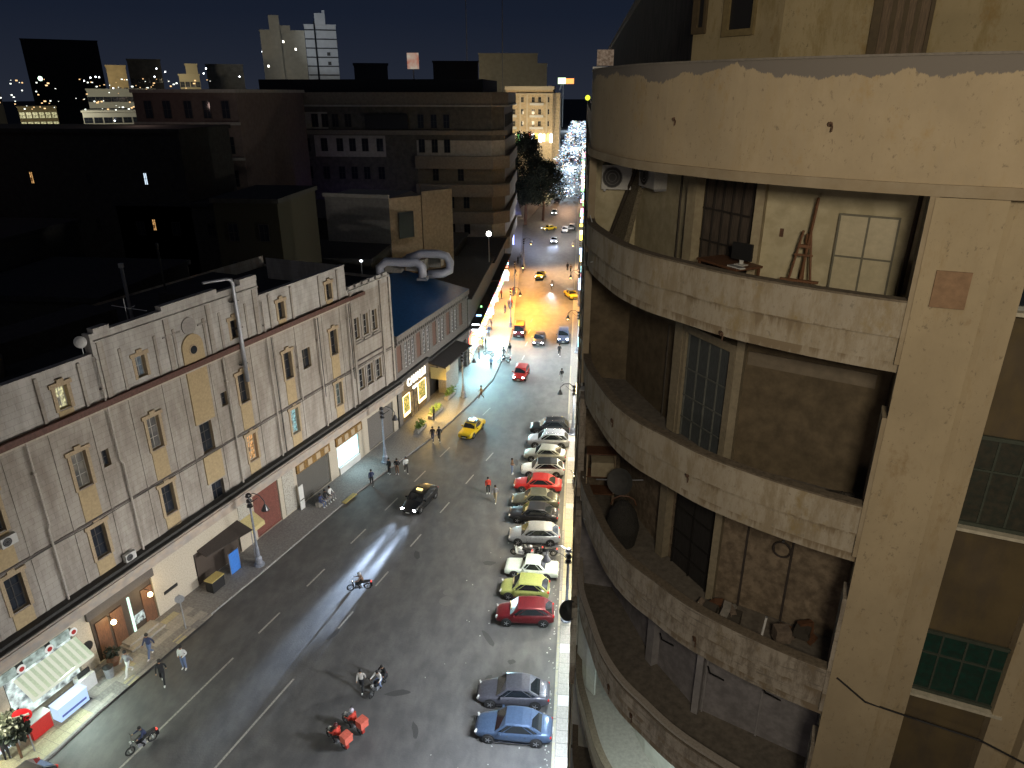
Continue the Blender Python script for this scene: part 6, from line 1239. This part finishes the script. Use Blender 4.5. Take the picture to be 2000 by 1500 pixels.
t = fa_thing('yellow_hood', 'yellow cloth shop hood right of the dark canopy', 'awning', 9.5, 0, 0); MB().rings([[(-.7, -.01, 2.9), (-.7, -1.1, 2.3), (-.7, -1.1, 2.36), (-.7, -.01, 3.0)], [(.9, -.01, 2.9), (.9, -1.1, 2.3), (.9, -1.1, 2.36), (.9, -.01, 3.0)]]).build('cloth', mat('yellow_cloth', (.5, .42, .2)), t); MB().box(-.7, -1.12, 2.0, .9, -1.09, 2.3).build('valance', mat('yellow_cloth', (.5, .42, .2)), t)
# wall lamps by the dark entrance
lw = glow('lamp_warm', (1, .78, .4), 22)
for s, z in ((-.55, 3.0), (-3.5, 2.95)):
    t = fa_thing('wall_lamp', 'warm round wall lamp ' + ('right' if s > -1 else 'left') + ' of the dark entrance', 'lamp', s, .0, 0, 'pair of warm wall lamps'); MB().ball((0, -.55, z - .2), .17, 10).build('globe', lw, t, smooth=True); MB().tube([(0, -.01, z + .1), (0, -.5, z + .15), (0, -.55, z - .02)], .02, 5).build('arm', M_['black'], t)
    light('POINT', FW(s, .8, z - .2), 45, (1, .7, .35), .15)
MB().box(-4.6, .05, .2, .1, .1, 3.6).build('entrance_back', mat('entrance_dark', (.05, .035, .025), .7), fac); [MB().box(x_, -.02, .2, x_ + .9, .045, 3.1).build('entrance_door', M_['wood'], fac) for x_ in (-4.4, -3.3, -.85)]; MB().box(-1.9, -.05, .2, -1.75, .04, 3.3).build('lit_strip', glow('strip_green', (.65, .9, .75), 1.6), fac)
MB().box(-1.7, -.02, .9, -.9, .04, 1.6).build('display', glow('menu_light', (.8, .95, .9), .9, (.05, .05, .05), 4), fac)
MB().box(-4.9, -.22, 3.72, .3, -.02, 4.9).build('entrance_hood', mat('hood_grey', (.09, .08, .075), .8), fac); MB().box(-3.2, -1.2, .14, -.4, -.01, .3).box(-3.0, -.8, .3, -.6, -.011, .46).build('step', M_['slab'], fac)
for s, z, r in ((-5.2, 2.0, .36),): MB().cyl((s, -.03, z), r, .06, 14, 0, 'y').build('black_plaque', M_['black'], fac)
MB().box(.9, -.05, 1.5, 2.1, -.01, 1.75).build('black_plaque', M_['black'], fac)
t = fa_thing('barrel_planter', 'brown barrel planter by the wall left of the dark entrance', 'planter', -4.4, .9, .14); MB().lathe([(.3, 0), (.4, .35), (.34, .7), (.3, .7), (.28, .62), (.02, .6)], 12).build('barrel', M_['wood'], t); l = MB(); leafy(l, (0, 0, 1.0), (.45, .45, .4), 160, .22, RN); tag(l.build('foliage', leafd, t), kind='stuff')
# bright shop with striped awning at the lower left
t = fa_thing('striped_awning', 'lit white striped shop awning at the lower left', 'awning', -7.9, 0, 0)
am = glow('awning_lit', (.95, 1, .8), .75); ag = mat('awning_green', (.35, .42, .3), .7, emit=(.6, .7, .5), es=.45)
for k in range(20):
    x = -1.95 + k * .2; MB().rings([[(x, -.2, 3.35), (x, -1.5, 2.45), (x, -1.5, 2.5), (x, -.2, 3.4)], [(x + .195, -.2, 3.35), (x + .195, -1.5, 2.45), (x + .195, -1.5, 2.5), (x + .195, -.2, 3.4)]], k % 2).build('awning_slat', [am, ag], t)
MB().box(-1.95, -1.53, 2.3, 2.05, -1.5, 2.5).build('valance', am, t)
MB().box(-10.2, .1, .4, -6.0, .14, 3.3).build('lit_shop_wall', glow('shop_back', (.85, 1, .95), 1.3, (.12, .14, .14), 2.2, .5), fac)
t = fa_thing('shop_sign_board', 'row of silvery sign panels with red round emblems above the striped awning', 'sign', -8.2, .05, 0)
sp_ = glow('sign_panel', (.6, .75, .7), .8, (.2, .25, .22), 3)
for x0, x1 in ((-2.6, -1.3), (-.8, .5), (.9, 2.1)): MB().box(x0, -.12, 3.55, x1, -.02, 4.15).build('panel', sp_, t)
for x in (-2.9, -1.05, .7, 2.3): MB().cyl((x, -.16, 3.8), .26, .06, 14, 0, 'y').cyl((x, -.2, 3.8), .15, .04, 12, 1, 'y').build('round_emblem', [glow('emblem_white', (.9, .9, .85), .8), glow('emblem_red', (.6, .02, .02), .6)], t)
t = fa_thing('ice_freezer', 'pale blue lit freezer counter under the striped awning', 'freezer', -8.1, 1.7, .14)
MB().box(-.95, -.35, 0, .95, .35, 1.0).build('cabinet', glow('freezer_light', (.5, .7, 1), 1.1), t); MB().box(-.98, -.38, 1.0, .98, .38, 1.06).build('lid', glow('freezer_lid', (.65, .8, 1), 1.2), t); MB().box(-.8, -.36, .25, .8, -.351, .4).build('stripe', mat('stripe_blue', (.1, .15, .5), .5), t); MB().box(-1.1, -.42, -.1, 1.1, .4, -.001).build('plinth', M_['black'], t)
t = fa_thing('red_counter', 'red panel counter left of the pale blue freezer', 'counter', -9.9, 1.5, .14); MB().box(-.65, -.3, 0, .55, .3, 1.15).build('panel', mat('red_panel', (.45, .02, .02), .5, emit=(1, .05, .03), es=.12), t); MB().box(-.7, -.35, 1.15, .6, .35, 1.2).build('top', M_['white'], t)
t = fa_thing('white_counter', 'white serving counter with a dark screen right of the freezer', 'counter', -6.5, 1.0, .14); MB().box(-.5, -.35, 0, .5, .35, 1.0).build('cabinet', M_['white'], t); MB().box(-.4, -.1, 1.0, .4, 0, 1.35).build('screen', M_['black'], t)
t = fa_thing('litter_bin', 'grey litter bin with a dark lid on the pavement right of the white counter', 'bin', -5.3, 1.6, .14); MB().lathe([(.24, 0), (.3, .75), (.26, .76), (.02, .74)], 12).build('body', M_['metal'], t); MB().lathe([(.31, .76), (.33, .82), (.1, .95), (.02, .96)], 12).build('lid', M_['black'], t)
t = fa_thing('poster_stand', 'white and pink poster board by the no entry sign', 'sign', -11.6, 1.2, .14); MB().rings([[(-.6, -.25, .5), (.6, -.25, .5), (.6, -.2, .5), (-.6, -.2, .5)], [(-.6, .05, 2.0), (.6, .05, 2.0), (.6, .1, 2.0), (-.6, .1, 2.0)]]).build('panel', glow('poster_light', (.75, .85, .95), .9), t); MB().box(-.5, -.3, .7, -.1, -.2, 1.3).build('pink_patch', glow('poster_pink', (.9, .3, .3), .6), t); MB().box(-.55, -.1, 0, -.5, .1, .6).box(.5, -.1, 0, .55, .1, .6).build('leg', M_['metal'], t)
t = thing('no_entry_sign', 'red round no entry sign with a white bar on a thin pole', 'road sign', (-29.95, 27.0, .14), radians(32))
MB().tube([(0, 0, 0), (0, 0, 3.2)], .04, 8).build('pole', M_['metal'], t); MB().cyl((0, -.06, 2.75), .48, .03, 24, 0, 'y').build('disc', mat('sign_red', (.5, .01, .015), .4, emit=(1, .02, .03), es=.1), t); MB().box(-.34, -.09, 2.68, .34, -.076, 2.83).build('white_bar', M_['white'], t)
t = thing('street_sign', 'small grey round sign on a pole at the left kerb', 'road sign', (-26.5, 37.4, .14), radians(30))
MB().tube([(0, 0, 0), (0, 0, 2.9)], .045, 8).build('pole', M_['metal'], t); MB().cyl((0, -.07, 2.6), .32, .03, 20, 0, 'y').build('disc', M_['metal'], t)
l = thing('shrub', 'dark leafy bush at the left edge above the poster board', 'shrub', FW(-11.6, 2.2, .14)); lm = MB(); leafy(lm, (0, 0, 2.3), (.9, .9, .8), 900, .3, RN); tag(lm.build('foliage', leafd, l), kind='stuff'); MB().tube([(0, 0, 0), (0, 0, 1.8)], .07, 6).build('stem', M_['wood'], l)
light('AREA', FW(-8, 1.6, 2.7), 420, (.8, 1, .88), 1.6, aim=FW(-7.5, 7, 0)); light('AREA', FW(-12.5, 2.0, 3.6), 420, (1, .9, .62), 1.2, aim=FW(-12, 4.5, 0)); light('POINT', FW(-2.5, 2.2, 3.0), 60, (1, .85, .5), .3); light('AREA', FW(-16, 1.5, 4), 700, (.85, 1, .92), 1.5, aim=FW(-14, 9, 0))
# bollards and clutter on the left kerb
t = fa_thing('kerb_mat', 'yellow painted slab lying on the kerb by the seated people', 'slab', 18.9, 3.4, .14); MB().box(-.9, -.22, 0, .9, .22, .07).build('slab', mat('yellow_slab', (.36, .28, .08), .7, var=.3, scale=4), t)
tag(MB().box(-1, -.2, 0, 1, .2, .45).build('bench', M_['concrete'], None, FW(17.5, 1.6, .14), an), 'low stone bench before the grey shutter under the wooden fascia', 'bench')
# wires strung over the right pavement
for i, y in enumerate((47, 50.5, 53.5, 56.5, 60, 64)):
    o = MB().tube([(.4, y, 2.6), (1.0, y + .1, 2.5), (2.8, y, 2.9)], .03, 5).build('awning_rod', M_['black'], bld if False else None); tag(o, 'thin black awning rod over the bright right pavement, ' + ('nearest', 'second', 'third', 'fourth', 'fifth', 'farthest')[i] + ' of six', 'rod', 'awning rods over the right pavement')
